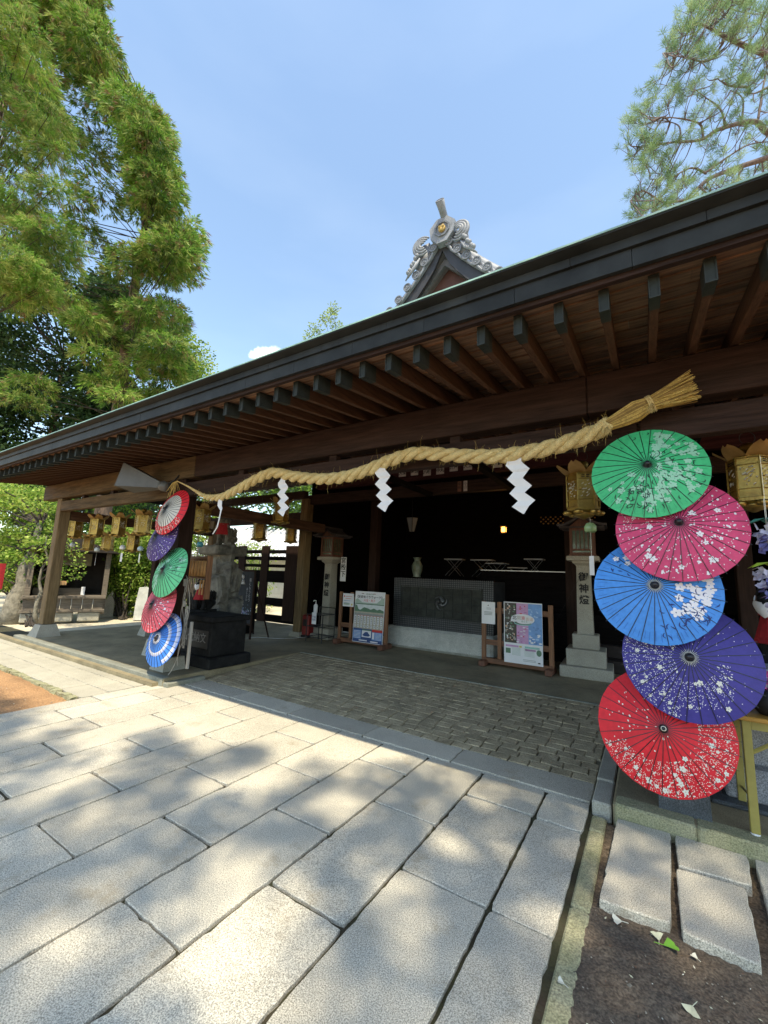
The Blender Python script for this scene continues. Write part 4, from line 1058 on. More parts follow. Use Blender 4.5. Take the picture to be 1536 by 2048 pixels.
# large station poster on the left rack
t = board('poster', 'large station-walk poster with mountain photo and a row of vertical captions', 'poster', (-4.86, 7.16, .70), .74, 1.02, tilt=-.05)
p = Pr(t)
p.r(P_lg, -.36, .36, .26, .285); p.p(P_lg, [(-.36, .285), (-.18, .285), (-.3, .36), (-.36, .33)]); p.p(P_lg, [(.36, .285), (.18, .285), (.3, .38), (.36, .40)])
p.r(P_green, -.36, .36, .245, .262, 1); p.r(cm('ink_pale_sky', (.62, .66, .66)), -.36, .36, .12, .245)
p.p(P_green, [(-.36, .12), (-.36, .24), (-.30, .22), (-.27, .15), (-.22, .13), (-.12, .19), (-.02, .17), (.04, .15), (.12, .18), (.20, .15), (.26, .17), (.36, .14), (.36, .10), (-.36, .10)], 1)
p.r(P_tan, -.36, .36, -.30, .115); p.r(P_grey, -.36, .36, .02, .07, 1)
for i in range(9):
    x = -.325+i*.08; p.r(M_paper, x-.022, x+.022, -.14, .02, 2); p.e(M_paper, x, -.185, .025, .03, 2)
    for k in range(4): p.r(M_ink, x-.010, x+.010, -.12+k*.034, -.102+k*.034, 3)
    p.e(P_grey, x, -.185, .014, .017, 3)
p.r(P_red, -.28, .36, .022, .028, 3)
p.r(P_navy, -.36, .36, -.50, -.235, 2); p.r(P_sky, -.35, -.15, -.44, -.27, 3); p.r(M_paper, -.135, .09, -.40, -.27, 3); p.r(P_green, -.135, .09, -.27, -.25, 4); p.r(P_red, .11, .36, -.28, -.235, 4)
p.r(P_sky, .11, .35, -.44, -.285, 3); p.p(P_navy, [(-.12, -.36), (-.06, -.30), (.0, -.29), (.07, -.36), (.03, -.38), (-.08, -.38)], 4); p.r(M_paper, .12, .17, -.42, -.29, 4)
for k in range(6): p.r(M_paper, -.34, -.17, -.425+k*.026, -.417+k*.026, 4); p.r(M_paper, .19, .34, -.425+k*.024, -.418+k*.024, 4)
p.r(M_paper, -.2, .0, -.475, -.455, 4); p.r(M_paper, .08, .26, -.485, -.462, 4)
p.done(); ptext(t, '《城跡めぐりウォーク》', .062, 0, .395, M_ink, bold=.001); ptext(t, '大宝・黒子', .058, 0, .325, P_red); ptext(t, '関東鉄道沿線', .030, 0, .455, P_green)
# small notice beside it
t = board('notice', 'small cream notice pinned beside the station poster', 'notice', (-5.40, 7.165, 1.01), .29, .27)
p = Pr(t); p.e(P_red, -.10, .075, .014, .02)
for k in range(4): p.r(P_red if k < 2 else P_sky, -.07 if k < 2 else -.12, .10-.02*k, .07-k*.045, .078-k*.045)
p.e(P_yel, .10, -.09, .02, .02); p.r(P_lg, -.12, .04, -.10, -.06); p.done()
# right rack
t = board('poster', 'tall poster with pink, blue and street photos above pale text', 'poster', (-1.79, 7.16, .70), .62, .98)
p = Pr(t)
P_cloud = cm('ink_cloud_blue', (.16, .33, .62)); P_pl = cm('ink_lilac', (.55, .30, .50)); P_dkbr = cm('ink_dark_brown', (.06, .05, .04)); P_or = cm('ink_peach', (.60, .36, .25))
p.r(P_dkbr, -.295, -.10, -.17, .475); p.r(P_pl, -.10, .09, -.17, .475); p.r(P_cloud, .09, .305, -.17, .475)
rs = random.Random(4)
for k in range(60): p.e([P_grey, P_or, P_tan, M_paper, P_green][k % 5], rs.uniform(-.28, -.12), rs.uniform(-.15, .45), rs.uniform(.006, .022), rs.uniform(.006, .022), 1+k % 3, 7)
for k in range(36): p.e([P_pinkp, P_pl, P_red, M_paper][k % 4], rs.uniform(-.085, .075), rs.uniform(-.15, .1 if k % 2 else .45), rs.uniform(.008, .025), rs.uniform(.004, .012), 1+k % 3, 8)
for k in range(40): p.e([P_sky, P_cloud, M_paper, cm('ink_pale_blue', (.35, .52, .75))][k % 4], rs.uniform(.11, .28), rs.uniform(-.15, .45)if k % 4 != 2 else rs.uniform(-.15, .0), rs.uniform(.012, .03), rs.uniform(.006, .018), 1+k % 3, 8)
p.e(M_paper, .0, .22, .19, .085, 5, 24); p.e(P_teal, .0, .155, .14, .035, 5, 20); p.e(M_paper, .01, .17, .11, .025, 6, 20)
for i, (a, c, m_) in enumerate(((-.28, -.07, P_pl), (-.06, -.02, P_yel), (.03, .26, P_teal), (.03, .20, P_pl))): p.r(m_, a, c, -.235-.04*(i > 2), -.205-.04*(i > 2), 1)
p.r(P_green, -.28, -.20, -.34, -.26, 1); p.e(P_green, .25, -.29, .04, .05, 2)
for k in range(7): p.r(P_lg, -.18, -.04, -.36+k*.018, -.354+k*.018, 1); p.r(P_lg, .02, .18, -.36+k*.018, -.354+k*.018, 1)
for k in range(2): p.r(P_grey, .0, .2, -.42-.02*k, -.413-.02*k, 1)
p.e(M_ink, .25, -.445, .022, .010, 2); p.done()
ptext(t, '北', .07, -.13, .235, M_ink, z=.0135, bold=.001); ptext(t, '関', .07, -.06, .235, P_tan, z=.0135); ptext(t, '東', .07, .01, .235, P_red, z=.0135); ptext(t, '街道', .060, .11, .225, P_or, z=.0135); ptext(t, 'めぐり', .035, .03, .185, P_green, z=.0137)
t = board('notice', 'small white notice at the upper left of the right-hand rack', 'notice', (-2.37, 7.165, .98), .235, .37)
p = Pr(t); p.p(M_ink, [(-.012, .12), (.012, .12), (0, .14)])
for k in range(3): p.r(P_grey, -.07, .07, .01-k*.022, .02-k*.022)
for k in range(2): p.r(P_grey, -.03, .05, .06+k*.02, .066+k*.02)
p.done()

# vertical white sign board by the left lantern
t = board('name_board', 'narrow white board with brushed characters hung right of the left stone lantern', 'sign', (-5.93, 7.62, 1.66), .16, .55)
ptext(t, '宮\n殿\n下', .145, 0, .035, M_ink, bold=.002, line=1.05)
# black wire rack with bottle and slip of paper
t = thing('wire_rack', 'black metal wire rack standing in front of the left stone lantern', 'wire rack', (-6.03, 7.0, .104))
mb = new(M_iron)
for x in (-.22, .22):
    for y in (-.15, .25): mb.tube([(x, y, 0), (x, y, .58 if y < 0 else .70)], .010, 6)
for z in (.10, .32, .57):
    for q in ((-.22, -.15, .22, -.15), (.22, -.15, .22, .25), (.22, .25, -.22, .25), (-.22, .25, -.22, -.15)): mb.tube([(q[0], q[1], z), (q[2], q[3], z)], .008, 5)
    for k in range(5): mb.tube([(-.22, -.1+k*.08, z), (.22, -.1+k*.08, z)], .004, 4)
mb.tube([(-.22, .25, .70), (.22, .25, .70)], .010, 6); part('frame', mb, t)
t = thing('pump_bottle', 'white pump bottle standing on the black wire rack', 'bottle', (-6.2, 7.05, .69))
mb = new(M_paper); mb.smooth = True; mb.lathe([(.04, 0), (.045, .02), (.045, .15), (.03, .18), (.012, .19), (.012, .22)], 14); part('bottle_body', mb, t)
mb = new(M_paper); mb.tube([(0, 0, .22), (0, 0, .26), (-.05, -.01, .26), (-.06, -.01, .24)], .008, 6); part('pump', mb, t)
t = board('paper_slip', 'white paper slip with vertical writing tied to the wire rack', 'paper slip', (-6.02, 6.82, .60), .12, .24)
ptext(t, '手指\n消毒', .05, 0, 0, P_navy, line=1.1)
t = thing('extinguisher_case', 'red fire extinguisher case on the floor behind the wire rack', 'extinguisher case', (-6.62, 7.3, .104))
mb = new(mat('red_enamel', (.20, .008, .008), .4, var=.1)); mb.bbox(-.10, .10, -.1, .1, .05, .50, .02); part('case', mb, t); mb = new(M_ink); mb.bbox(-.06, .06, -.105, -.1005, .25, .40, .001); part('window', mb, t); mb = new(M_ink); mb.bbox(-.11, .11, -.11, .11, 0, .05, .01); part('base', mb, t)

# votive slips on the upper lintels
rs = random.Random(2)
for i, (x, s_) in enumerate(zip(np.linspace(-4.25, -1.95, 9), ['大宝', '奉納', '八幡', '中丸', '紺屋', '大工', '松葉', '梅鉢', '小林'])):
    t = board('votive_sticker', 'white votive paper label on the upper lintel, %s of the row of nine' % ['leftmost', 'second from left', 'third from left', 'fourth from left', 'middle one', 'fourth from right', 'third from right', 'second from right', 'rightmost'][i], 'paper label', (x, 7.296, 3.665+rs.uniform(-.02, .02)), .17, .15, rz=0, th=.002, m_=mat('old_label_paper', (.55, .50, .50), .7, var=.15))
    ptext(t, s_, .085, 0, 0, M_ink, z=.0026, bold=.002)
for x, s_, m_ in ((-2.97, '奉\n納', mat('brown_label', (.22, .10, .07), .7, var=.1)), (-2.85, '小\n山', MATS['old_label_paper'])):
    t = board('votive_sticker', 'narrow %s votive label pasted on the lower lintel' % ('brown' if x < -2.9 else 'white'), 'paper label', (x, 7.277, 3.285), .075, .20, th=.002, m_=m_); ptext(t, s_, .07, 0, .01, M_ink, z=.0026)

# ================================================================== left bay: loudspeaker, statues, blackboard
t = thing('horn_loudspeaker', 'grey horn loudspeaker pointing left on the front beam', 'loudspeaker')
M_horn = mat('grey_horn_paint', (.10, .10, .095), .5, var=.15); M_hornin = mat('pale_horn_mouth', (.42, .41, .38), .6, var=.1)
c0, c1 = Vector((-6.12, 3.34, 2.76)), Vector((-6.74, 3.16, 2.90)); Mx = (c1-c0).to_track_quat('Z', 'Y').to_matrix().to_4x4(); Mx.translation = c0; L = (c1-c0).length
mb = new(M_horn); mb.lathe([(.06, 0), (.085, L*.12), (.262, L), (.272, L+.008), (.25, L), (.05, L*.1)], 4, Mx, ph=PI/4+.1); part('horn', mb, t)
mb = new(M_horn); mb.smooth = True; mb.lathe([(.075, -.12), (.08, -.02), (.07, .02)], 14, Mx); part('driver', mb, t)
mb = new(M_iron); mb.tube([(-6.1, 3.36, 2.76), (-6.0, 3.45, 2.86), (-5.98, 3.50, 2.95)], .012, 6); part('bracket', mb, t)

M_rock = mat('weathered_rock', (.27, .26, .22), .9, var=.5, scale=5, bump=.8, bscale=14, col2=(.06, .06, .055)); M_dkst = mat('dark_statue_stone', (.016, .016, .016), .85, spec=.12, var=.5, scale=6, bump=.4)
M_bib = mat('red_cloth_bib', (.30, .008, .014), .85, var=.2, scale=20, bump=.3)
def rocks(mb, cx, cy, z0, z1, w_, n, rs):
    for _ in range(n):
        u = rs.random(); z = z0+(z1-z0)*u; ww = w_*(1-.35*u); r_ = rs.uniform(.12, .24); b = len(mb.v); Mr = Matrix.Translation((cx+rs.uniform(-ww, ww)*.5, cy+rs.uniform(-ww, ww)*.4, z)) @ Matrix.Rotation(rs.uniform(0, 3), 4, 'Z') @ Matrix.Rotation(rs.uniform(-.25, .25), 4, 'X')
        mb.bbox(-r_*.7, r_*.7, -r_*.6, r_*.6, -r_*1.1, r_*1.1, r_*.22, Mr)
        for i in range(b, len(mb.v)): mb.v[i] = tuple(q+rs.uniform(-.03, .03) for q in mb.v[i])
def dog(name, label, loc, rz, sc, m_, bib=True, mask=False, z0=0):
    """a seated guardian dog: haunches, upright chest, head with muzzle, ears, mane curls and tail"""
    t = thing(name, label, 'guardian statue', loc, rz, group='seated stone guardian dogs'); t.scale = (sc, sc, sc)
    mb = new(m_); mb.smooth = True
    mb.smooth = False; mb.bbox(-.20, .20, -.26, .30, 0, .05, .01); mb.smooth = True
    secs = [((0, .18, .13), .13), ((0, .14, .22), .17), ((0, .04, .32), .155), ((0, -.04, .42), .13), ((0, -.09, .52), .115), ((0, -.12, .60), .125), ((0, -.15, .67), .13), ((0, -.17, .73), .085)]
    mb.tube([p for p, _ in secs], [r_ for _, r_ in secs], 14)
    for s_ in (-1, 1):
        mb.tube([(s_*.09, -.07, .45), (s_*.105, -.13, .30), (s_*.10, -.15, .12), (s_*.10, -.19, .06)], [.07, .055, .045, .05], 10)
        mb.tube([(s_*.12, .17, .22), (s_*.16, .04, .20), (s_*.15, .02, .10), (s_*.15, -.06, .07)], [.10, .09, .06, .045], 10)
        mb.tube([(s_*.09, -.10, .76), (s_*.125, -.10, .80), (s_*.14, -.13, .75)], [.03, .03, .012], 6)
    part('body', mb, t)
    mb = new(m_); mb.smooth = True
    mb.tube([(0, -.22, .66), (0, -.28, .655), (0, -.33, .64)], [.085, .075, .055], 10); mb.ball((0, -.345, .665), .025, 8)
    for s_ in (-1, 1): mb.ball((s_*.045, -.265, .715), .024, 8); mb.tube([(s_*.06, -.26, .62), (s_*.03, -.335, .61)], .018, 6)
    for k in range(14): a = k/14*2*PI; mb.ball((.125*math.cos(a), -.10+.03*math.sin(a*2), .66+.12*math.sin(a)), .035, 7)
    part('head', mb, t)
    mb = new(m_); mb.smooth = True
    for k in (-1, 0, 1): mb.tube([(0, .28, .15), (k*.05, .34, .30), (k*.09, .30, .46), (k*.06, .26, .52)], [.05, .055, .04, .012], 8)
    part('tail', mb, t)
    if bib:
        mb = new(M_bib); b = len(mb.v)
        for i in range(7):
            u = (i/6-.5)*2
            for j in range(5):
                v = j/4; mb.v.append((u*(.10+.06*v), -.23-.05*v*(1-.3*u*u)+.04*u*u+.006*math.sin(i*2+j), .56-.26*v))
        for i in range(6):
            for j in range(4): k = b+i*5+j; mb.face([k, k+1, k+6, k+5])
        part('bib', mb, t)
        mb = new(M_bib); mb.tube([(.13*math.cos(a), -.12+.125*math.sin(a), .565) for a in np.linspace(0, 2*PI, 16)], .012, 6); part('bib_cord', mb, t)
    if mask:
        mb = new(M_paper); mb.smooth = True; b = len(mb.v)
        for i in range(9):
            u = (i/8-.5)*2
            for j in range(5):
                v = j/4; mb.v.append((u*.125, -.36-.03*math.sin(PI*v)+.13*u*u, .68-.14*v*(1-.45*abs(u))+.02*abs(u)))
        for i in range(8):
            for j in range(4): k = b+i*5+j; mb.face([k, k+1, k+6, k+5])
        part('face_mask', mb, t)
        for s_ in (-1, 1): mb = new(M_paper); mb.tube([(s_*.125, -.23, .70), (s_*.15, -.14, .74), (s_*.125, -.23, .64)], .004, 4); part('ear_loop', mb, t)
    return t
rs = random.Random(5)
t = thing('rock_pedestal', 'tall pile of weathered grey rocks carrying the red-bibbed guardian dog', 'rock pedestal', (-7.0, 5.05, .1))
mb = new(M_rock); rocks(mb, 0, .1, .1, 1.8, .62, 52, rs); mb.bbox(-.30, .30, -.25, .45, 1.72, 1.90, .03); part('rock_pile', mb, t)
dog('guardian_dog', 'weathered stone guardian dog with red bib high on the rock pile', (-6.95, 5.15, 1.97), .45, .80, M_rock)
pd = thing('guardian_pedestal', 'dark stepped stone pedestal with engraved panel behind the left parasols', 'pedestal', (-5.98, 4.40, .1))
mb = new(M_dkst); mb.bbox(-.58, .55, -.46, .30, 0, .16, .015); part('lower_step', mb, pd)
mb = new(M_dkst); mb.bbox(-.50, .46, -.40, .24, .16, .66, .012); p_ = part('die', mb, pd)
mb = new(M_ink); mb.bbox(-.36, .40, -.408, -.401, .27, .53, .003); part('engraved_panel', mb, p_)
lettering('弘代納文', .155, mat('engraved_grey', (.22, .22, .21), .7, var=.1), face_m((.05, -.410, .41)), p_)
mb = new(M_dkst); mb.bbox(-.54, .50, -.44, .28, .66, .74, .012); part('cornice', mb, pd)
dog('guardian_dog', 'dark guardian dog wearing a white face mask and red bib behind the left parasol stack', (-6.38, 4.42, .84), .35, .66, M_dkst, mask=True)
# rack of bamboo fortune tubes
t = thing('fortune_rack', 'small wooden rack of upright bamboo slips beside the light green parasol', 'slip rack', (-5.86, 3.93, 1.40))
M_bam = mat('bamboo_slip', (.55, .28, .10), .5, var=.3, scale=10, stretch=(6, 6, 1))
mb = new(M_rack); mb.box(-.30, .24, .01, .03, .0, .34); mb.box(-.30, .24, -.06, .012, .30, .32); mb.box(-.30, .24, -.06, .012, .0, .02); mb.box(.24, .262, -.06, .03, -.30, .34); part('rack_frame', mb, t)
for k in range(7): mb = new(M_bam); mb.smooth = True; mb.tube([(-.27+k*.075, -.03, .03), (-.27+k*.075, -.035, .27)], .026, 8); part('bamboo_slip', mb, t)
for k in range(2): mb = new(M_bam); mb.tube([(.10+k*.07, -.03, -.02), (.09+k*.07, -.03, -.24)], .014, 6); part('hanging_slip', mb, t)

t = thing('chalkboard_easel', 'standing chalkboard with chalk flowers and two white paper dolls', 'chalkboard', (-7.55, 6.25, .104), -.18)
mb = new(M_darkpost); w_, h_ = .34, 1.45
for s_ in (-1, 1): mb.bbox(s_*w_-.025, s_*w_+.025, -.03, .0, 0, h_, .004)
for z in (.28, h_-.03): mb.box(-w_+.026, w_-.026, -.028, -.002, z, z+.04)
for s_ in (-1, 1): mb.tube([(s_*.3, .0, h_-.1), (s_*.32, .45, 0)], .018, 6)
part('easel_frame', mb, t)
mb = new(mat('blackboard_surface', (.018, .024, .034), .8, var=.3, scale=5)); mb.box(-w_+.026, w_-.026, -.022, -.008, .32, h_-.03); bb = part('board', mb, t)
mb = MB(); rs = random.Random(8); cols = [cm('chalk_blue', (.14, .26, .45)), cm('chalk_teal', (.10, .25, .26)), cm('chalk_violet', (.24, .22, .42)), cm('chalk_white', (.35, .38, .42))]
for k in range(130):
    cx, cz = rs.gauss(-.12 if k % 3 else .12, .10), .45+abs(rs.gauss(0, .10)); cx = max(-.29, min(.29, cx)); mb.use(cols[k % 4]); r_ = rs.uniform(.008, .018)
    mb.poly([(cx+r_*math.cos(a), -.0235-.0002*(k % 5), cz+r_*math.sin(a)) for a in np.linspace(0, 2*PI, 7)[:-1]])
part('chalk_drawing', mb, bb)
lettering('雨\nに\nも\nう\nた\nう', .085, cols[3], face_m((.19, -.0245, 1.02)), bb, line=1.0); lettering('あ\nじ\nさ\nい', .075, cols[3], face_m((.08, -.0245, .92)), bb, line=1.0)
mb = new(M_paper); mb.smooth = True; mb.ball((-.12, -.045, 1.30), .05, 10); mb.lathe([(.075, -.10), (.05, -.05), (.03, 0)], 10, Matrix.Translation((-.10, -.045, 1.24))); part('paper_doll', mb, t)

# ghosted cabinet in the dark behind the chalkboard, fence and light beyond
t = thing('wooden_cabinet', 'dark wooden cabinet in the shade left of the chalkboard', 'cabinet', (-8.35, 6.6, .104))
mb = new(M_dark); mb.bbox(-.45, .42, -.2, .3, 0, 1.25, .01); part('cabinet_body', mb, t)
for s_ in (-1, 1): mb = new(M_darkpost); mb.bbox(s_*.21-.19-.01, s_*.21+.19-.01, -.215, -.201, .1, 1.15, .004); part('cabinet_door', mb, t)

# wind chimes below the lanterns
def chime(label, x, y, ztop, col, strip, L=.22):
    t = thing('wind_chime', label, 'wind chime', (x, y, ztop), random.uniform(-.5, .5), group='wind chimes hanging from the brass lanterns')
    mb = new(col); mb.smooth = True; mb.lathe([(.008, .0), (.035, -.01), (.052, -.04), (.05, -.075), (.038, -.09), (.034, -.088)], 14, cap=False); part('bell', mb, t)
    mb = new(M_petal2); mb.tube([(0, 0, .12), (0, 0, -L)], .0015, 4); part('cord', mb, t)
    mb = new(strip); mb.box(-.022, .022, -.001, .001, -L-.17, -L); part('paper_strip', mb, t); return t
M_cg = mat('clear_chime_glass', (.60, .66, .66), .15, var=.2, scale=20); M_tealg = mat('teal_chime_glass', (.08, .35, .42), .2, var=.2); M_rs = mat('red_strip', (.60, .03, .02), .6, var=.1)
chime('clear wind chime with white strip below the lowest lanterns left', -9.95, 4.2, 1.92, M_cg, M_paper)
chime('white round wind chime with white strip under the dim lantern', -8.88, 4.2, 1.96, M_paper, M_paper, .16)
chime('wind chime with red strip beside the corner post', -10.9, 4.1, 2.02, M_cg, M_rs, .14)
chime('pale blue wind chime below the lantern nearest the loudspeaker', -8.1, 4.15, 1.93, mat('pale_blue_glass', (.40, .55, .62), .2, var=.2), M_cg, .14)
chime('teal wind chime with teal strip in front of the rock pile', -6.18, 4.1, 1.99, M_tealg, M_tealg, .12)
chime('thin wind chime with long white strip beside the green parasol', -.42, 4.1, 2.09, mat('faint_green_glass', (.25, .40, .2), .2, var=.3), M_paper, .30)

# loose cables
M_cable = mat('grey_cable', (.35, .33, .30), .6, var=.1); M_cabw = mat('white_cable', (.45, .44, .42), .6, var=.1)
def g2(x, y, z=.115): return gz(x, y, z)
t = thing('extension_cable', 'grey extension cable hanging in loops down the left pillar', 'cable')
mb = new(M_cable)
base = Vector((-5.42, 3.56, 0))
for k in range(4):
    pts = [(-5.52+.03*k, 3.50, 1.45-.02*k)]
    for i in range(1, 14): u = i/13; pts.append((-5.50+.05*math.sin(u*7+k*1.7)+.02*k, 3.50-.02*math.sin(u*5+k), 1.45-u*(.85+.12*k)))
    mb.tube([tuple(p) for p in smooth_path(pts, 40)], .0045, 5)
for k in range(2): mb.tube([tuple(p) for p in smooth_path([(-5.42+.03*math.sin(t_*2+k), 3.5, .75+.28*math.cos(t_)) if True else 0 for t_ in np.linspace(0, 2*PI, 9)], 30)], .0045, 5)
mb.tube([tuple(p) for p in smooth_path([(-5.50, 3.5, .6), (-5.47, 3.48, .4), (-5.52, 3.45, .2), (-5.56, 3.42, .115)], 20)], .005, 5)
part('cable', mb, t)
mb = new(M_cable); mb.bbox(-5.53, -5.49, 3.47, 3.51, 1.30, 1.40, .006); mb.bbox(-5.49, -5.46, 3.47, 3.50, 1.02, 1.10, .006); part('socket', mb, t)
mb = new(M_cable); mb.bbox(-5.37, -5.335, 3.535, 3.57, .20, .82, .004); part('conduit', mb, t)
t = thing('floor_cable', 'thin white cable snaking across the floor from the left pedestal to the wire rack', 'cable')
pts = [g2(362, 1290), g2(370, 1308), g2(385, 1316), g2(410, 1318), g2(420, 1311), g2(440, 1309), g2(468, 1296), g2(480, 1280), g2(510, 1275), g2(560, 1277), g2(590, 1276), g2(612, 1275)]
mb = new(M_cabw); mb.tube([tuple(p) for p in smooth_path([tuple(p) for p in pts], 90)], .006, 5); part('cable', mb, t)

# ================================================================== right side: desk, pedestal, paper flowers
t = thing('wooden_desk', 'yellow-topped desk with olive painted legs at the right edge', 'desk', (.45, 3.52, .101))
M_top = mat('yellow_varnished_top', (.46, .24, .05), .35, var=.2, scale=3, stretch=(1, 10, 10)); M_olive = mat('olive_painted_leg', (.34, .28, .075), .5, var=.15, scale=8)
mb = new(M_top); mb.bbox(-.045, 1.2, -.06, .50, .655, .682, .006); part('desk_top', mb, t)
for x, y in ((.012, .0), (.012, .42), (1.12, 0), (1.12, .42)):
    mb = new(M_olive); mb.bbox(x-.022, x+.022, y-.022, y+.022, .015, .654, .003); l_ = part('leg', mb, t); mb = new(M_paper); mb.lathe([(.022, 0), (.024, .008), (.02, .0145)], 10, Matrix.Translation((x, y, 0))); part('foot_cap', mb, l_)
mb = new(M_olive); mb.box(.036, 1.096, -.014, .0, .60, .653); mb.box(.036, 1.096, .42, .434, .60, .653); mb.box(.0, .02, .024, .396, .60, .653); part('apron', mb, t)
mb = new(M_olive); mb.tube([(.03, .01, .46), (.22, .01, .60)], .012, 6); mb.tube([(.012, .02, .20), (.012, .40, .12)], .008, 6); part('brace', mb, t)
t = thing('black_pot', 'black pot with bright pink frilled paper standing on the desk', 'pot', (.60, 3.60, .784))
mb = new(M_ink); mb.smooth = True; mb.lathe([(.055, 0), (.085, .03), (.095, .09), (.075, .14), (.06, .15)], 18); part('pot_body', mb, t)
mb = new(mat('pink_frill', (.80, .14, .50), .7, var=.3, scale=40))
for k in range(70): a = random.uniform(0, 2*PI); r_ = random.uniform(.02, .07); c = Vector((r_*math.cos(a), r_*math.sin(a), random.uniform(.15, .26))); e = Vector((random.uniform(-1, 1), random.uniform(-1, 1), random.uniform(-1, 1)))*.018; f = Vector((-e.y, e.x, e.z*.3+.01)); mb.poly([c-e, c+f, c+e, c-f])
part('paper_frill', mb, t)
gp = thing('granite_pedestal', 'speckled granite pedestal with black brushed lettering behind the desk', 'pedestal', (1.0, 4.45, .101))
mb = new(M_dkgran); mb.bbox(-.72, .9, -.62, .6, 0, .03, .01); part('footing', mb, gp)
M_gp = mat('speckled_pedestal_granite', (.27, .28, .30), .75, var=.3, scale=4, grain=(170, .5))
mb = new(M_gp); mb.bbox(-.62, .9, -.52, .6, .03, .24, .012); part('lower_block', mb, gp)
mb = new(M_gp); mb.bbox(-.50, .9, -.42, .5, .24, .82, .012); u_ = part('upper_block', mb, gp)
lettering('ヤー', .20, M_ink, face_m((-.29, -.423, .61)), u_, bold=.006)
mb = new(M_gp); mb.bbox(-.56, .9, -.48, .55, .82, .90, .012); part('cornice', mb, gp)
dog('guardian_dog', 'masked dark guardian dog with crimson bib at the right edge above the desk', (.86, 4.40, .91), -.55, .80, M_dkst, mask=True)
def origami(label, loc, leaf, seed):
    rs = random.Random(seed); t = thing('paper_flower', label, 'paper flower', loc, group='folded paper hydrangeas hanging at the right edge')
    mb = new(leaf)
    for k in range(5): a = 2*PI*k/5; c = Vector((.05*math.cos(a), .05*math.sin(a), .0)); u = Vector((math.cos(a), math.sin(a), -.35))*.07; v = Vector((-math.sin(a), math.cos(a), .2))*.035; mb.poly([c-u*.6, c+v, c+u]); mb.poly([c-u*.6, c+u, c-v+Vector((0, 0, .015))])
    part('leaf', mb, t)
    for nm, cc, n, z0, z1 in (('pale_petals', (.50, .48, .62), 34, -.02, -.13), ('violet_petals', (.16, .15, .36), 22, -.10, -.19)):
        mb = new(mat(nm, cc, .6, var=.25, scale=30))
        for k in range(n):
            a = rs.uniform(0, 2*PI); z = rs.uniform(z0, z1); r_ = (.072 if z > -.1 else .05)*rs.uniform(.6, 1.1); c = Vector((r_*math.cos(a), r_*math.sin(a), z)); e = Vector((rs.uniform(-1, 1), rs.uniform(-1, 1), rs.uniform(-1, 1))).normalized()*.030; f = e.orthogonal().normalized()*.024; mb.poly([c-e, c+f+Vector((0, 0, .01)), c+e, c-f])
        part('petal_cluster', mb, t)
    mb = new(M_petal2); mb.tube([(0, 0, -.05), (0, 0, .40)], .0015, 4); part('thread', mb, t); return t
origami('paper hydrangea with teal leaves hanging beside the pink parasol', (.62, 3.32, 1.965), mat('teal_leaf_paper', (.05, .30, .22), .6, var=.2), 1)
origami('paper hydrangea with yellow-green leaves hanging below the teal-leaved one', (.615, 3.32, 1.700), mat('lime_leaf_paper', (.45, .60, .06), .6, var=.2), 2)
origami('paper hydrangea with violet leaves, lowest of the string at the right edge', (.66, 3.32, 1.52), mat('violet_leaf_paper', (.20, .16, .40), .6, var=.2), 3)

# ================================================================== garden beyond the open bay
def facing(p): d = Vector((-p[0], -p[1])); return math.atan2(d.x, -d.y)    # turn local -Y towards the camera's side
hp = gz(128, 1243); hut = thing('garden_hut', 'small dark wooden shrine hut with raised deck in the garden', 'hut', (hp.x, hp.y, 0), facing(hp)); hut.scale = (.86, .86, .86)
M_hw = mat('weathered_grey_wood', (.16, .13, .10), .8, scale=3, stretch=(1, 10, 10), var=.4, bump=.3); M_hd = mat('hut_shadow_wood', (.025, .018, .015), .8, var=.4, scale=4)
for x in (-1.0, -.35, .95):
    mb = new(M_hw); mb.bbox(x-.07, x+.07, -.07, .07, .22, 2.35, .006); part('post', mb, hut)
mb = new(M_hw); mb.bbox(-1.1, 1.0, -.25, 1.3, .72, .80, .008); part('deck', mb, hut)
mb = new(M_hw)
for k in range(7): mb.bbox(-1.0+k*.28, -1.0+k*.28+.27, -.12, -.09, .38, .72, .003)
part('skirt_boards', mb, hut)
mb = new(M_hw); mb.bbox(-1.1, 1.0, -.22, .0, .30, .38, .006); part('step', mb, hut)
for x in (-.8, -.1, .6): mb = new(M_granite_in); mb.bbox(x-.28, x+.30, -.15, .25, 0, .29, .03); part('footing_stone', mb, hut)
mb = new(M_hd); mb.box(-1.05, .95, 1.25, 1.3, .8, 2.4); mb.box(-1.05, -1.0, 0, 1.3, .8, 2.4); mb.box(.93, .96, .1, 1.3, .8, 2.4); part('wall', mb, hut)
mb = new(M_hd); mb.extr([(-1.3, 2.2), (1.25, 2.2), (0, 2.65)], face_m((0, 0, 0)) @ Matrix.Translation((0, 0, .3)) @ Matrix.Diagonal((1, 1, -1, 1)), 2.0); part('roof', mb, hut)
mb = new(M_hw); mb.bbox(-.9, .35, .3, .6, .80, 1.02, .01)
for k in range(4): mb.box(-.85, .3, .29, .3, .83+k*.047, .845+k*.047)
part('offering_chest', mb, hut)
mb = new(mat('straw_blind', (.20, .17, .10), .8, var=.3)); mb.box(-.3, .5, .3, .32, 1.75, 2.15); part('blind', mb, hut)
mb = new(mat('small_card', (.45, .26, .12), .6, var=.1)); mb.box(-.32, -.08, -.02, .0, 1.13, 1.26); part('wooden_card', mb, hut)
mb = new(M_paper); mb.box(.32, .42, -.02, -.01, .82, 1.08); part('white_card', mb, hut)
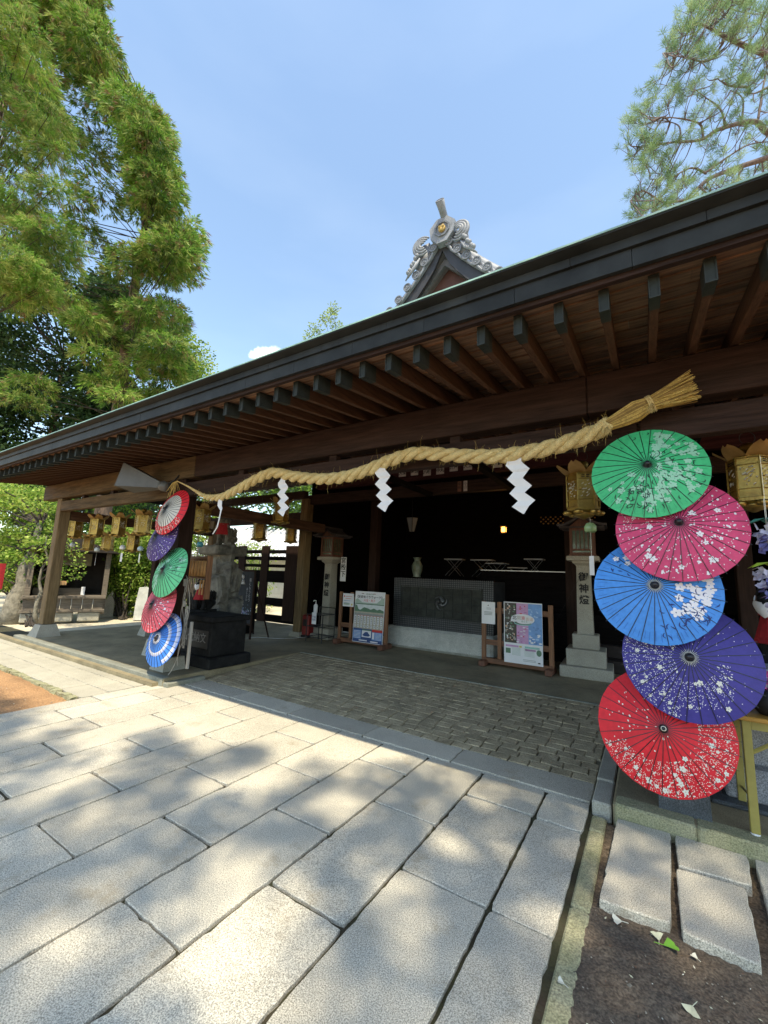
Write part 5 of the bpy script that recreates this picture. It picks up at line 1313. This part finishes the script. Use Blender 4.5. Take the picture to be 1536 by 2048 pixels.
def stone(label, px_, ptop, pbot, w_, shape, m_=None):
    p = gz(px_, pbot); D = (p-CAM).dot(FW); h = abs(dp(px_, ptop, D).z-p.z); t = thing('garden_stone', label, 'garden stone', (p.x, p.y, -.03), facing(p)); mb = new(m_ or M_white_st)
    mb.smooth = False
    pts = [(a*w_, c*h) for a, c in shape]; mb.extr(pts, face_m((0, 0, 0)) @ Matrix.Translation((0, 0, -.10)), .2)
    for i in range(len(mb.v)): mb.v[i] = tuple(q+random.uniform(-.012, .012) for q in mb.v[i])
    part('stone', mb, t); return t
stone('pointed pale standing stone among the garden shrubs', 214, 1182, 1232, .30, [(-.45, 0), (.5, 0), (.5, .55), (.38, .9), (.2, 1.02), (-.2, .8), (-.5, .4)])
stone('small squarish block at the foot of the pointed stone', 202, 1214, 1233, .26, [(-.5, 0), (.5, 0), (.48, .9), (-.1, 1.05), (-.5, .8)])
stone('tall white inscribed slab standing at the right of the garden', 280, 1174, 1238, .36, [(-.5, 0), (.42, 0), (.5, .95), (.2, 1.04), (-.3, 1.0), (-.42, .6)], mat('bleached_slab', (.62, .62, .58), .8, var=.2, scale=4, bump=.3))
# lattice fence and bright tiled building beyond
fe = thing('lattice_fence', 'dark wooden lattice fence between the rock pile and the hall', 'fence')
YF = 8.7
def bar(nm, x0, x1, y0, y1):
    a, c = py(x0, (y0+y1)/2, YF), py(x1, (y0+y1)/2, YF); zt, zb = py((x0+x1)/2, y0, YF).z, py((x0+x1)/2, y1, YF).z
    mb = new(M_darkpost if nm == 'post' else M_dark); o = .003 if nm == 'post' else 0; mb.bbox(min(a.x, c.x), max(a.x, c.x), YF-.03-o, YF+.03+o, zb, zt, .003); part(nm, mb, fe)
for q in ((474, 487), (520, 534), (569, 592)): bar('post', q[0], q[1], 1092, 1243)
for q in ((1100, 1107), (1113, 1120), (1128, 1134), (1140, 1163), (1193, 1208), (1226, 1240)): bar('rail', 440, 592, *q)
st = thing('tiled_outbuilding', 'sunlit outbuilding with pale tiled roof beyond the lattice fence', 'outbuilding', (*dp(520, 1240, 19).xy, 0), .35)
mb = new(mat('sunlit_plaster', (.55, .55, .52), .8, var=.1)); mb.box(-3, 3, 0, 4, 0, 2.2); part('wall', mb, st)
mb = new(mat('bright_roof_tile', (.60, .60, .62), .5, var=.15, scale=5))
b = len(mb.v)
mb.v += [(-3.6, -.9, 2.15), (3.6, -.9, 2.15), (3.6, 2, 3.7), (-3.6, 2, 3.7), (-3.6, -.9, 2.05), (3.6, -.9, 2.05), (3.6, 2, 3.6), (-3.6, 2, 3.6)]
for q in ((0, 1, 2, 3), (7, 6, 5, 4), (0, 4, 5, 1), (1, 5, 6, 2), (3, 2, 6, 7), (0, 3, 7, 4)): mb.face([b+i for i in q])
for k in range(26): x = -3.5+k*.28; mb.tube([(x, -.93, 2.18), (x, 2, 3.74)], .06, 6)
part('roof', mb, st)
# red banner by the old trunk
bp = dp(-18, 1190, 9.6); t = thing('red_banner', 'red cloth banner at the far left behind the old trunk', 'banner', (bp.x, bp.y, 0), facing(bp)); mb = new(M_bib)
for k in range(6): mb.poly([(-.25+k*.07, .02*math.sin(k), .9), (-.25+(k+1)*.07, .02*math.sin(k+1), .9), (-.25+(k+1)*.07, .02*math.sin(k+1)+.01, 1.5), (-.25+k*.07, .02*math.sin(k)+.01, 1.5)])
part('cloth', mb, t); mb = new(M_hw); mb.tube([(-.27, 0, 0), (-.27, 0, 1.7)], .02, 6); part('pole', mb, t)

# ================================================================== foliage
def leaves_mesh(name, P, D, L, W, mats, mi, up=None, fold=0.0):
    """many small diamond leaves: base P, direction D, length L, half width W"""
    n = len(P); D = D/np.linalg.norm(D, axis=1, keepdims=True)
    u = rng.normal(size=(n, 3)) if up is None else up+rng.normal(size=(n, 3))*.5
    S = np.cross(D, u); S /= np.linalg.norm(S, axis=1, keepdims=True)+1e-9
    L = np.asarray(L).reshape(-1, 1)*np.ones((n, 1)); W = np.asarray(W).reshape(-1, 1)*np.ones((n, 1))
    V = np.stack([P, P+D*L*.45+S*W, P+D*L, P+D*L*.45-S*W], axis=1).reshape(-1, 3)
    me = bpy.data.meshes.new(name); me.vertices.add(4*n); me.vertices.foreach_set('co', V.ravel())
    me.loops.add(4*n); me.loops.foreach_set('vertex_index', np.arange(4*n, dtype=np.int32))
    me.polygons.add(n); me.polygons.foreach_set('loop_start', np.arange(0, 4*n, 4, dtype=np.int32)); me.polygons.foreach_set('loop_total', np.full(n, 4, dtype=np.int32))
    for m_ in mats: me.materials.append(m_)
    me.polygons.foreach_set('material_index', np.asarray(mi, dtype=np.int32)); me.update(calc_edges=True); me.validate(); return me
def link_mesh(name, me, parent):
    o = bpy.data.objects.new(name, me); COL.objects.link(o)
    if parent is not None: o.parent = parent
    return o
def unit(n): v = rng.normal(size=(n, 3)); return v/np.linalg.norm(v, axis=1, keepdims=True)
def cedar_clumps(C, Rr, nspray, bl=.26, bw=.02, nb=9, droop=.9):
    """drooping cedar sprays on the outer shell of each clump"""
    Ps, Ds, Ls, Ws, mi = [], [], [], [], []
    for c, r_ in zip(C, Rr):
        n = int(nspray*(r_/1.0)**1.5); d = unit(n); d[:, 2] = np.where(d[:, 2] < -.25, -d[:, 2], d[:, 2]); d /= np.linalg.norm(d, axis=1, keepdims=True)
        rad = r_*(.72+.36*rng.random((n, 1)))*(1+.12*np.sin(d[:, :1]*9+c[0]*3)*np.cos(d[:, 1:2]*8+c[1])); p = np.asarray(c)+d*rad*np.array([1.15, 1.15, .75])
        sd = d*np.array([1, 1, .3])+np.array([0, 0, -droop*.6])+rng.normal(size=(n, 3))*.25; sd /= np.linalg.norm(sd, axis=1, keepdims=True)
        tint = rng.random(n)
        for b in range(nb):
            o = rng.normal(size=(n, 3))*.38; dd = sd+o; Ps.append(p+sd*(b/nb)*bl*.5+o*.03); Ds.append(dd); Ls.append(bl*(.6+.7*rng.random(n))); Ws.append(bw*(.7+.6*rng.random(n)))
            mi.append(np.where(tint < .50, 0, np.where(tint < .92, 1, 2)))
    return np.concatenate(Ps), np.concatenate(Ds), np.concatenate(Ls), np.concatenate(Ws), np.concatenate(mi)
def broad_clumps(C, Rr, n0, L=.12, W=.035, flat=.35):
    Ps, Ds, mi = [], [], []
    for c, r_ in zip(C, Rr):
        n = int(n0*r_**1.6); d = unit(n); p = np.asarray(c)+d*r_*rng.random((n, 1))**.45*np.array([1.15, 1.15, flat*1.6]); dd = d*np.array([1, 1, .3])+rng.normal(size=(n, 3))*.5+np.array([0, 0, -.25]); Ps.append(p); Ds.append(dd); mi.append((rng.random(n) < .5).astype(int))
    P = np.concatenate(Ps); n = len(P); return P, np.concatenate(Ds), L*(.6+.7*rng.random(n)), W*(.7+.6*rng.random(n)), np.concatenate(mi)
M_bark = mat('reddish_cedar_bark', (.15, .095, .065), .9, scale=4, stretch=(9, 9, 1), var=.5, bump=.8); M_limb = mat('dark_limb_bark', (.045, .035, .028), .9, var=.4, scale=8, bump=.4)
LC = [leafmat('cedar_leaf', (.03, .10, .018), (.25, .45, .07), .40, .5), leafmat('cedar_leaf_gold', (.13, .20, .05), (.45, .52, .15), .35, .5), leafmat('cedar_leaf_brown', (.16, .11, .05), (.33, .24, .12), .3, .5)]
LB = [leafmat('broad_leaf', (.05, .13, .02), (.26, .42, .06), .48, 1.0), leafmat('broad_leaf_bright', (.22, .32, .06), (.50, .60, .14), .45, 1.0)]
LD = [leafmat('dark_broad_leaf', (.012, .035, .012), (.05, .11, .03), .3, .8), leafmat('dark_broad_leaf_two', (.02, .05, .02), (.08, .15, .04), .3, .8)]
def edge_x(y, E):
    for (y0, x0), (y1, x1) in zip(E[:-1], E[1:]):
        if y0 <= y <= y1: return x0+(x1-x0)*(y-y0)/(y1-y0)
    return E[-1][1]
def tree(name, label, base, height, r0, C, Rr, gen, mats, limb=True, lean=(0, 0), bark=None, zmin=None, limb_r=.05, parts=True):
    t = thing(name, label, 'tree', (base[0], base[1], -.05)); bx, by = base
    mb = new(bark or M_bark); mb.smooth = True; K = 9; pts = []
    for k in range(K): u = k/(K-1); pts.append((lean[0]*u+.05*math.sin(k*1.3), lean[1]*u+.05*math.cos(k*2.1), height*u))
    mb.tube(pts, [r0*(1.25 if k == 0 else 1)*(1-.8*k/(K-1)) for k in range(K)], 12); part('trunk', mb, t)
    C2 = np.asarray(C)-np.array([bx, by, -.05])
    if limb:
        mb = new(M_limb)
        for c in C2:
            zt = max(.5, min(height*.97, c[2]-.35*math.hypot(c[0], c[1])*.5)); u = zt/height; s0 = Vector((lean[0]*u, lean[1]*u, zt)); e = Vector(c); md = (s0+e)/2+Vector((0, 0, .25*random.uniform(-.3, 1.2)))
            mb.tube([s0, md, e, e+(e-md).normalized()*.3], [limb_r*1.3, limb_r*.8, limb_r*.45, .008], 5, cap=False)
        part('limbs', mb, t)
    P, D, L, W, mi = gen(C2, Rr); link_mesh('crown', leaves_mesh('crown', P, D, L, W, mats, mi), t); return t

# tall cedar whose trunk shows above the eaves
ES = [(-260, 150), (-60, 190), (0, 205), (60, 213), (120, 238), (200, 252), (240, 325), (300, 345), (350, 355), (400, 362), (440, 365), (480, 398), (510, 412), (540, 372), (600, 322), (625, 392), (650, 385), (680, 352), (700, 375), (740, 385), (900, 390)]
HOLES = [(185, 255, 34), (92, 336, 24), (135, 358, 20), (60, 714, 26), (10, 745, 20), (108, 862, 24), (218, 437, 12), (325, 588, 22), (20, 650, 14)]
def sample(E, n, x0, y0, y1, d0, d1, rr, holes=(), inset=34, wob=0):
    C, Rr = [], []; tries = 0
    while len(C) < n and tries < n*60:
        tries += 1; y = random.uniform(y0, y1); ex = edge_x(y, E)-inset-wob*(.5+.5*math.sin(y*.062+1))
        x = random.uniform(x0, ex) if random.random() > .3 else ex-abs(random.gauss(0, 12))
        if any(math.hypot(x-a, y-c) < r_+18 for a, c, r_ in holes): continue
        D = random.uniform(d0, d1); C.append(tuple(dp(x, y, D))); Rr.append(random.uniform(*rr))
    return C, Rr
random.seed(21)
C1, R1 = sample(ES, 165, -40, -80, 840, 17.5, 24, (.58, 1.10), HOLES, inset=20, wob=34)
bA = dp(192, 1128, 20)
tree('cedar_tree', 'tall bright green cedar with its reddish trunk showing just above the eaves', (bA.x, bA.y), 27, .42, C1, R1, lambda C, r_: cedar_clumps(C, r_, 240), LC, limb_r=.022)
# nearer cedar reaching in from the left
C2_, R2_ = sample([(-60, 20), (0, 50), (120, 85), (250, 125), (400, 130), (520, 150), (600, 90)], 44, -120, -60, 600, 12.5, 15, (.40, .75), inset=20)
bB = dp(-190, 1140, 14)
tree('cedar_tree', 'nearer yellow-green cedar whose drooping branches enter at the upper left edge', (bB.x, bB.y), 20, .40, C2_, R2_, lambda C, r_: cedar_clumps(C, r_, 420, bl=.18, bw=.011), LC, limb_r=.02)
# shaded trees behind
C3, R3 = sample([(480, 260), (700, 270), (900, 260), (1090, 330)], 120, -60, 560, 1040, 27, 34, (1.2, 1.9), [(60, 714, 25), (108, 862, 15)])
bC = dp(60, 1128, 30)
tree('evergreen_tree', 'dark shaded evergreen behind the cedars above the left end of the roof', (bC.x, bC.y), 18, .45, C3, R3, lambda C, r_: broad_clumps(C, r_, 330, .30, .09, .55), LD)
C4, R4 = sample([(620, 365), (660, 378), (690, 400), (740, 425), (900, 430)], 26, 300, 645, 860, 25, 27, (.8, 1.2), inset=18)
bD = dp(350, 1130, 26)
tree('broadleaf_tree', 'rounded light green broadleaf tree peeking over the eaves right of the cedar', (bD.x, bD.y), 13, .25, C4, R4, lambda C, r_: broad_clumps(C, r_, 420, .17, .06, .6), LB)
C5 = [tuple(dp(x, y, 30)) for x, y in ((650, 640), (662, 628), (672, 652), (640, 668), (620, 672), (690, 668), (655, 690), (612, 690), (675, 690), (668, 618), (630, 655), (650, 730), (640, 760))]
tree('broadleaf_tree', 'sparse pale treetop peeking over the middle of the roof', tuple(dp(655, 1130, 30).xy), 17.5, .16, C5, [.42]*len(C5), lambda C, r_: broad_clumps(C, r_, 480, .16, .045, .6), [leafmat('pale_leaf', (.12, .20, .06), (.34, .44, .14), .4, 1), LB[1]], limb_r=.02)
# low layered maple left of the corner post and its old trunk
def layer(pts, D0, D1): return [tuple(dp(x, y, random.uniform(D0, D1))) for x, y in pts]
pm = [(x, y) for y in range(985, 1180, 26) for x in range(-50, 125, 26) if not (y > 1140 and x > 95)]
C6 = layer([(x+random.uniform(-10, 10), y+random.uniform(-8, 8)) for x, y in pm], 10.8, 13.5)
tA = gz(20, 1243)
tree('maple_tree', 'layered green maple with a thick mottled trunk at the far left', (tA.x, tA.y), 2.7, .27, C6, [random.uniform(.38, .6) for _ in C6], lambda C, r_: broad_clumps(C, r_, 950, .09, .032, .30), LB, bark=mat('mottled_bark', (.30, .27, .21), .9, var=.5, scale=9, bump=.8, col2=(.10, .09, .07)), lean=(.1, .3), limb_r=.025)
tB = gz(68, 1248)
C7 = layer([(75, 1100), (95, 1120), (60, 1120), (130, 1085), (150, 1105), (120, 1060), (140, 1150), (145, 1130)], 10.2, 11)
tree('maple_tree', 'thin-stemmed young maple between the corner post and the old trunk', (tB.x, tB.y), 2.3, .055, C7, [.27]*len(C7), lambda C, r_: broad_clumps(C, r_, 700, .075, .024, .35), LB, bark=mat('mottled_bark', (.3, .27, .2)), limb_r=.014)
# shrubs right of the hut, ferns at their feet
def shrub(label, px_, pb, spots, D0, D1, rr, n0, mats, L=.085, W=.028, flat=.5):
    g = gz(px_, pb); C = layer(spots, D0, D1); t = thing('shrub', label, 'shrub', (g.x, g.y, -.03)); C2 = np.asarray(C)-np.array([g.x, g.y, -.03])
    mb = new(M_limb)
    for c in C2: mb.tube([(random.uniform(-.1, .1), random.uniform(-.1, .1), 0), tuple(c*.6), tuple(c)], [.02, .014, .005], 5, cap=False)
    part('stems', mb, t); P, D, L_, W_, mi = broad_clumps(C2, [rr*random.uniform(.8, 1.2) for _ in C], n0, L, W, flat); link_mesh('foliage', leaves_mesh('foliage', P, D, L_, W_, mats, mi), t)
shrub('tall light green shrub right of the garden hut', 235, 1230, [(x+random.uniform(-6, 6), y+random.uniform(-6, 6)) for y in range(1062, 1160, 15) for x in range(205, 350, 16)], 13.0, 14.6, .38, 900, LB, .10, .034)
shrub('lower leafy shrub beside the pointed garden stone', 245, 1236, [(x+random.uniform(-5, 5), y+random.uniform(-5, 5)) for y in range(1150, 1232, 15) for x in range(222, 272, 14)], 12.9, 13.6, .26, 1000, LB, .09, .028)
shrub('small fern-like plant at the foot of the white slab', 300, 1238, [(x+random.uniform(-5, 5), y+random.uniform(-5, 5)) for y in range(1160, 1235, 15) for x in range(290, 350, 14)], 12.9, 13.6, .27, 1000, LB)
shrub('sunlit shrub glimpsed through the lattice fence', 500, 1238, [(x+random.uniform(-5, 5), y+random.uniform(-5, 5)) for y in range(1098, 1236, 17) for x in range(440, 530, 17)], 16, 17, .42, 420, LB)
shrub('shaded shrub glimpsed between left pillar and rock pile', 390, 1240, [(x+random.uniform(-5, 5), y+random.uniform(-5, 5)) for y in range(1040, 1236, 18) for x in range(345, 440, 18)], 15, 16, .42, 420, LB)
shrub('low dark ground shrub beside the hut deck', 60, 1250, [(x+random.uniform(-5, 5), y) for y in (1205, 1222, 1236) for x in range(42, 66, 11)], 10.8, 11.6, .14, 900, LD)
C8, R8 = sample([(930, 640), (1000, 640), (1110, 640)], 60, 60, 955, 1110, 22, 30, (1.0, 1.6), [(130, 1050, 10), (220, 1072, 10)])
bE = dp(420, 1130, 26)
tree('evergreen_tree', 'dark evergreen mass seen through the open bay under the beams', (bE.x, bE.y), 7, .3, C8, R8, lambda C, r_: broad_clumps(C, r_, 380, .2, .06, .6), [LD[1], LB[0]])
hedge = MB()
P = np.stack([rng.uniform(-60, -17, 26000), rng.uniform(-2, 40, 26000), rng.random(26000)**.7*3.2], 1); k = (np.hypot(P[:, 0]+5, P[:, 1]-5) > 24)&(P[:, 1] > -P[:, 0]*.05-1) ; P = P[k]
h_ = link_mesh('undergrowth', leaves_mesh('undergrowth', P, unit(len(P)), .5, .2, [LB[0], LD[1]], (rng.random(len(P)) < .4).astype(int)), None); h_['kind'] = 'stuff'

# pine behind the right end of the roof
pt = thing('pine_tree', 'tall pine with wiry limbs and long needle tufts behind the right end of the roof', 'tree')
Z8 = 3.523
def zp(x, y): return (1100+x/Z8, y/Z8)
LIMBS = [[(1750, 1000), (1536, 930), (1440, 860), (1200, 905), (1070, 980), (850, 1010), (620, 1035)], [(1750, 1020), (1536, 1120), (1350, 1170), (1150, 1250), (1050, 1310), (970, 1400), (900, 1440)],
         [(1750, 560), (1536, 400), (1400, 330), (1250, 260), (1150, 210), (1050, 160), (970, 160)], [(1470, 850), (1500, 640), (1525, 480), (1500, 390)], [(1230, 880), (1200, 770), (1100, 690), (1020, 640)],
         [(1070, 980), (1060, 890), (980, 840), (850, 820), (770, 830)], [(920, 1005), (910, 900), (850, 850)], [(1100, 1220), (1250, 1100), (1400, 1020), (1560, 1000)], [(1100, 1220), (1000, 1190), (850, 1250), (700, 1255)],
         [(1350, 880), (1350, 700), (1280, 640)], [(1250, 260), (1130, 420), (940, 400), (800, 380)], [(1150, 210), (1190, 60), (1180, -60)], [(1400, 610), (1260, 600), (1180, 560)], [(970, 1400), (800, 1420), (650, 1350), (560, 1420)], [(1536, 620), (1440, 660), (1360, 650)], [(1050, 1310), (1150, 1420), (1250, 1480)], [(1350, 1170), (1300, 1350), (1200, 1450)]]
DP = 17.0; nodes = []; tw = new(mat('pine_bark', (.15, .115, .11), .85, var=.4, scale=12, bump=.5))
rsd = random.Random(31)
for li, L in enumerate(LIMBS):
    off = rsd.uniform(-1.2, 1.2) if li > 2 else 0
    P = smooth_path([tuple(dp(*zp(x+rsd.uniform(-8, 8), y+rsd.uniform(-8, 8)), DP+off*(i/len(L)))) for i, (x, y) in enumerate(L)], 26)
    r0 = .13 if li < 3 else .050
    mb = new(MATS['pine_bark']); mb.smooth = True; mb.tube([Vector(p) for p in P], [max(.018, r0*(1-.85*i/25)) for i in range(26)], 7); part('limb', mb, pt)
    nodes += [Vector(p) for p in P]
tb = dp(*zp(1750, 1000), DP); mb = new(MATS['pine_bark']); mb.smooth = True; mb.tube([(tb.x+.3, tb.y+.2, -.05), (tb.x+.1, tb.y, tb.z*.5), (tb.x, tb.y, tb.z), tuple(dp(*zp(1760, 500), DP)), tuple(dp(*zp(1700, -200), DP))], [.38, .33, .27, .2, .08], 12); part('trunk', mb, pt)
EP = [(-120, 1080), (0, 1010), (80, 950), (160, 905), (260, 830), (350, 755), (420, 770), (520, 710), (590, 625), (680, 640), (780, 540), (900, 505), (1000, 520), (1100, 540), (1180, 610), (1240, 580), (1330, 600), (1400, 545), (1500, 530), (1600, 470)]
def exl(y):
    for (y0, x0), (y1, x1) in zip(EP[:-1], EP[1:]):
        if y0 <= y <= y1: return x0+(x1-x0)*(y-y0)/(y1-y0)
    return 480
PH = [(1050, 1090, 105), (1200, 1000, 40), (880, 1100, 55), (1420, 760, 70), (1250, 800, 45), (1480, 950, 40), (1250, 1350, 60), (980, 1050, 40)]
tP, tD = [], []; twig = new(MATS['pine_bark']); cnt = 0
while cnt < 350:
    y = rsd.uniform(-110, 1560); xl = exl(y)+22; x = rsd.uniform(xl, 1660) if rsd.random() > .16 else xl+abs(rsd.gauss(0, 110)); x += rsd.uniform(-25, 45)
    if y > 1270 and x > 1700-(y-1270)*2.2 and False: continue
    if any(math.hypot(x-a, y-c) < r_ for a, c, r_ in PH): continue
    c = dp(*zp(x, y), DP+rsd.uniform(-1.6, 1.6)); n_ = min(nodes, key=lambda q: (q-c).length)
    if (n_-c).length > 2.8: continue
    md = (n_+c)/2+Vector((rsd.uniform(-.2, .2), rsd.uniform(-.2, .2), -.18-rsd.random()*.15)); twig.tube([tuple(q) for q in smooth_path([tuple(n_), tuple(md), tuple(c)], 7)], [.026, .022, .018, .015, .012, .009, .006], 4, cap=False)
    dd = (c-md).normalized()+Vector((0, 0, .35)); tP.append(c); tD.append(dd.normalized()); cnt += 1
    for q in range(2):
        c2 = c+Vector((rsd.uniform(-.4, .4), rsd.uniform(-.4, .4), rsd.uniform(-.15, .4))); twig.tube([tuple(md*.4+c*.6), tuple(c2)], [.011, .006], 4, cap=False); tP.append(c2); tD.append((dd.normalized()+Vector((rsd.uniform(-.5, .5), rsd.uniform(-.5, .5), .2))).normalized())
struct(part('twigs', twig, pt), 'stuff') if 0 else part('twigs', twig, pt)
tP = np.array([tuple(p) for p in tP]); tD = np.array([tuple(p) for p in tD]); K = 50
PP = np.repeat(tP, K, 0)+np.repeat(tD, K, 0)*rng.uniform(-.14, .08, (len(tP)*K, 1)); DD = np.repeat(tD, K, 0)*.75+unit(len(PP))*.85
LP = [leafmat('pine_needle', (.10, .18, .08), (.28, .42, .19), .4, .6), leafmat('pine_needle_pale', (.20, .30, .14), (.42, .54, .30), .4, .6)]
link_mesh('crown', leaves_mesh('crown', PP, DD, .20+.14*rng.random(len(PP)), .0065, LP, (np.repeat(rng.random(len(tP)), K) < .35).astype(int)), pt)

# tall zelkova behind the photographer whose crown dapples the paving
sv = np.array(SUNV/SUNV.z)
LIT = [(520, 1470, .20), (600, 1500, .16), (690, 1520, .20), (560, 1560, .22), (640, 1500, .12), (420, 1480, .26), (300, 1440, .3), (200, 1480, .26), (430, 1580, .14), (700, 1590, .15), (640, 1620, .12), (1010, 1575, .10), (1280, 1690, .13), (1480, 1690, .10),
       (500, 1730, .16), (440, 1800, .15), (560, 1850, .17), (760, 1800, .08), (850, 1840, .08), (930, 1690, .06), (1040, 1800, .08), (230, 1610, .15), (60, 1600, .2), (130, 1550, .14), (60, 1390, .22), (330, 1900, .15), (700, 1950, .12), (830, 1960, .08), (1000, 1960, .08), (180, 1900, .12), (400, 1990, .12), (90, 1700, .12), (1130, 1900, .06), (1450, 1900, .10), (1400, 1790, .07), (40, 1880, .10), (600, 1990, .1)]
lit = [(*gz(a, c).xy, r_*(.75 if c > 1650 else .95)) for a, c, r_ in LIT]
zp_, zr = [], []; random.seed(77)
for i in range(60):
    for j in range(36):
        gx = -8.5+i*.2+random.uniform(-.09, .09); gy = -1.5+j*.15+random.uniform(-.07, .07)
        if gy > 3.75: continue
        if gx < -4.3 and gy > 2.05+(gx+4.3)*.02: continue
        if gx < -5.6 and gy > 1.9: continue
        if gy > 3.0 and gx < -1.9: continue
        if gy > 2.75 and gx < -2.7: continue
        if any(math.hypot(gx-a, (gy-c)) < r_+.04 for a, c, r_ in lit): continue
        if random.random() < (.42 if gx < -1.6 else .26): continue
        h = random.uniform(13.5, 17.5); zp_.append(np.array([gx, gy, 0])+sv*h); zr.append(random.uniform(.13, .24))
zp_ = np.array(zp_); zb = (5.2, -6.5)
zt = thing('zelkova_tree', 'tall broadleaf tree behind the viewer that dapples the paving with shade', 'tree', (zb[0], zb[1], -.05))
mb = new(M_limb); mb.smooth = True; mb.tube([(0, 0, 0), (-.1, .1, 3), (.0, .3, 7), (-.3, .6, 12)], [.55, .45, .36, .2], 12); part('trunk', mb, zt)
mb = new(M_limb)
for k in range(14):
    c = zp_[random.randrange(len(zp_))]-np.array([zb[0], zb[1], -.05]); mb.tube([(0, .3, 7+k*.3), (c[0]*.5, c[1]*.5, (8+c[2])/2+.5), tuple(c)], [.12, .07, .02], 6)
part('limbs', mb, zt)
q = zp_-np.array([zb[0], zb[1], -.05]); K = 26; PP = np.repeat(q, K, 0)+unit(len(q)*K)*np.repeat(zr, K)[:, None]*rng.random((len(q)*K, 1))**.4*np.array([1.1, 1.0, 1.6])
DD = unit(len(PP))*np.array([1, 1, .35]); link_mesh('crown', leaves_mesh('crown', PP, DD, .13, .035, LB, np.zeros(len(PP), int), up=np.array([0, 0, 3.0])), zt)

# fallen leaves and petals on the soil
M_lg = mat('fresh_leaf_green', (.16, .40, .05), .5, var=.15); M_dry = mat('dry_ginkgo_leaf', (.60, .58, .40), .7, var=.2, scale=30); M_pet = mat('bleached_petal', (.62, .60, .50), .7, var=.1)
def fallen(label, px_, py_, sz, m_, kind='leaf', n=6, rz=0, grp=None):
    g = gz(px_, py_); t = MB().use(m_); pts = []
    for i in range(-3, 4):
        a = i/3*.75; pts.append((sz*math.sin(a), sz*math.cos(a)*(1 if i else .9), .004+.006*abs(i)/3*(1 if i > 0 else .3)))
    pts += [(0.003, 0, .002), (-.003, 0, .002)]; t.poly(pts[::-1]); t.tube([(0, 0, .002), (-.008, -sz*.7, .004)], .0012, 4)
    o = t.build('fallen_leaf'); o.location = (g.x, g.y, -.002); o.scale = (1.1, 1.1, 1.1); o.rotation_euler = (random.uniform(-.15, .15), random.uniform(-.15, .15), rz); tag(o, label, 'leaf', grp)
fallen('fresh green leaf lying on the dark soil', 1328, 1890, .05, M_lg, rz=-1.0)
fallen('pale cream ginkgo leaf beside the green leaf', 1318, 1880, .035, M_dry, rz=.3)
fallen('large bleached leaf against the rough slab edge', 1243, 1842, .035, M_pet, rz=2.0)
fallen('pointed pale leaf lying alone near the bottom of the soil', 1385, 2012, .04, M_dry, rz=2.9)
fallen('round pale leaf on the soil below the slab gap', 1395, 1918, .022, M_pet, rz=1)
fallen('bleached leaf lying on the mossy kerb', 1128, 1968, .022, M_pet, rz=1.6)
mb = new(mat('small_pebble', (.26, .22, .17), .85, island=.4, var=.3, scale=30)); rs = random.Random(9)
for k in range(520):
    if k < 380: c = Vector((rs.uniform(-.30, 1.5), rs.uniform(.9, 2.5), -.007))
    else: c = Vector((rs.uniform(-8.5, -5.75), rs.uniform(.8, 2.36), -.02))
    r_ = rs.uniform(.002, .006) if rs.random() < .9 else rs.uniform(.006, .012)
    P6 = [c+Vector((r_*rs.uniform(.8, 1.4)*a, r_*rs.uniform(.8, 1.3)*b_, r_*rs.uniform(.6, .9)*g_)) for a, b_, g_ in ((1, 0, 0), (0, 1, 0), (-1, 0, 0), (0, -1, 0), (0, 0, 1))]
    b = len(mb.v); mb.v += [tuple(p) for p in P6]
    for q in ((0, 1, 4), (1, 2, 4), (2, 3, 4), (3, 0, 4)): mb.face([b+i for i in q])
o = mb.build('pebbles'); o['kind'] = 'stuff'
P, Dd = [], []; rs = random.Random(3)
for k in range(420):
    x, y = rs.uniform(-.30, 1.6), rs.uniform(.9, 2.5)
    P.append((x, y, -.002)); a = rs.uniform(0, 6.3); Dd.append((math.cos(a), math.sin(a), rs.uniform(-.05, .2)))
for k in range(220): P.append((rs.uniform(-8.5, -5.72), rs.uniform(.6, 2.36), -.014)); a = rs.uniform(0, 6.3); Dd.append((math.cos(a), math.sin(a), .05))
P = np.array(P); o = link_mesh('leaf_litter', leaves_mesh('leaf_litter', P, np.array(Dd), rng.uniform(.006, .02, len(P)), rng.uniform(.002, .005, len(P)), [M_pet, M_dry, mat('brown_litter', (.14, .08, .05), .9, var=.3)], rng.choice([0, 1, 2, 2, 2], len(P)), up=np.array([0, 0, 3.])), None); o['kind'] = 'stuff'
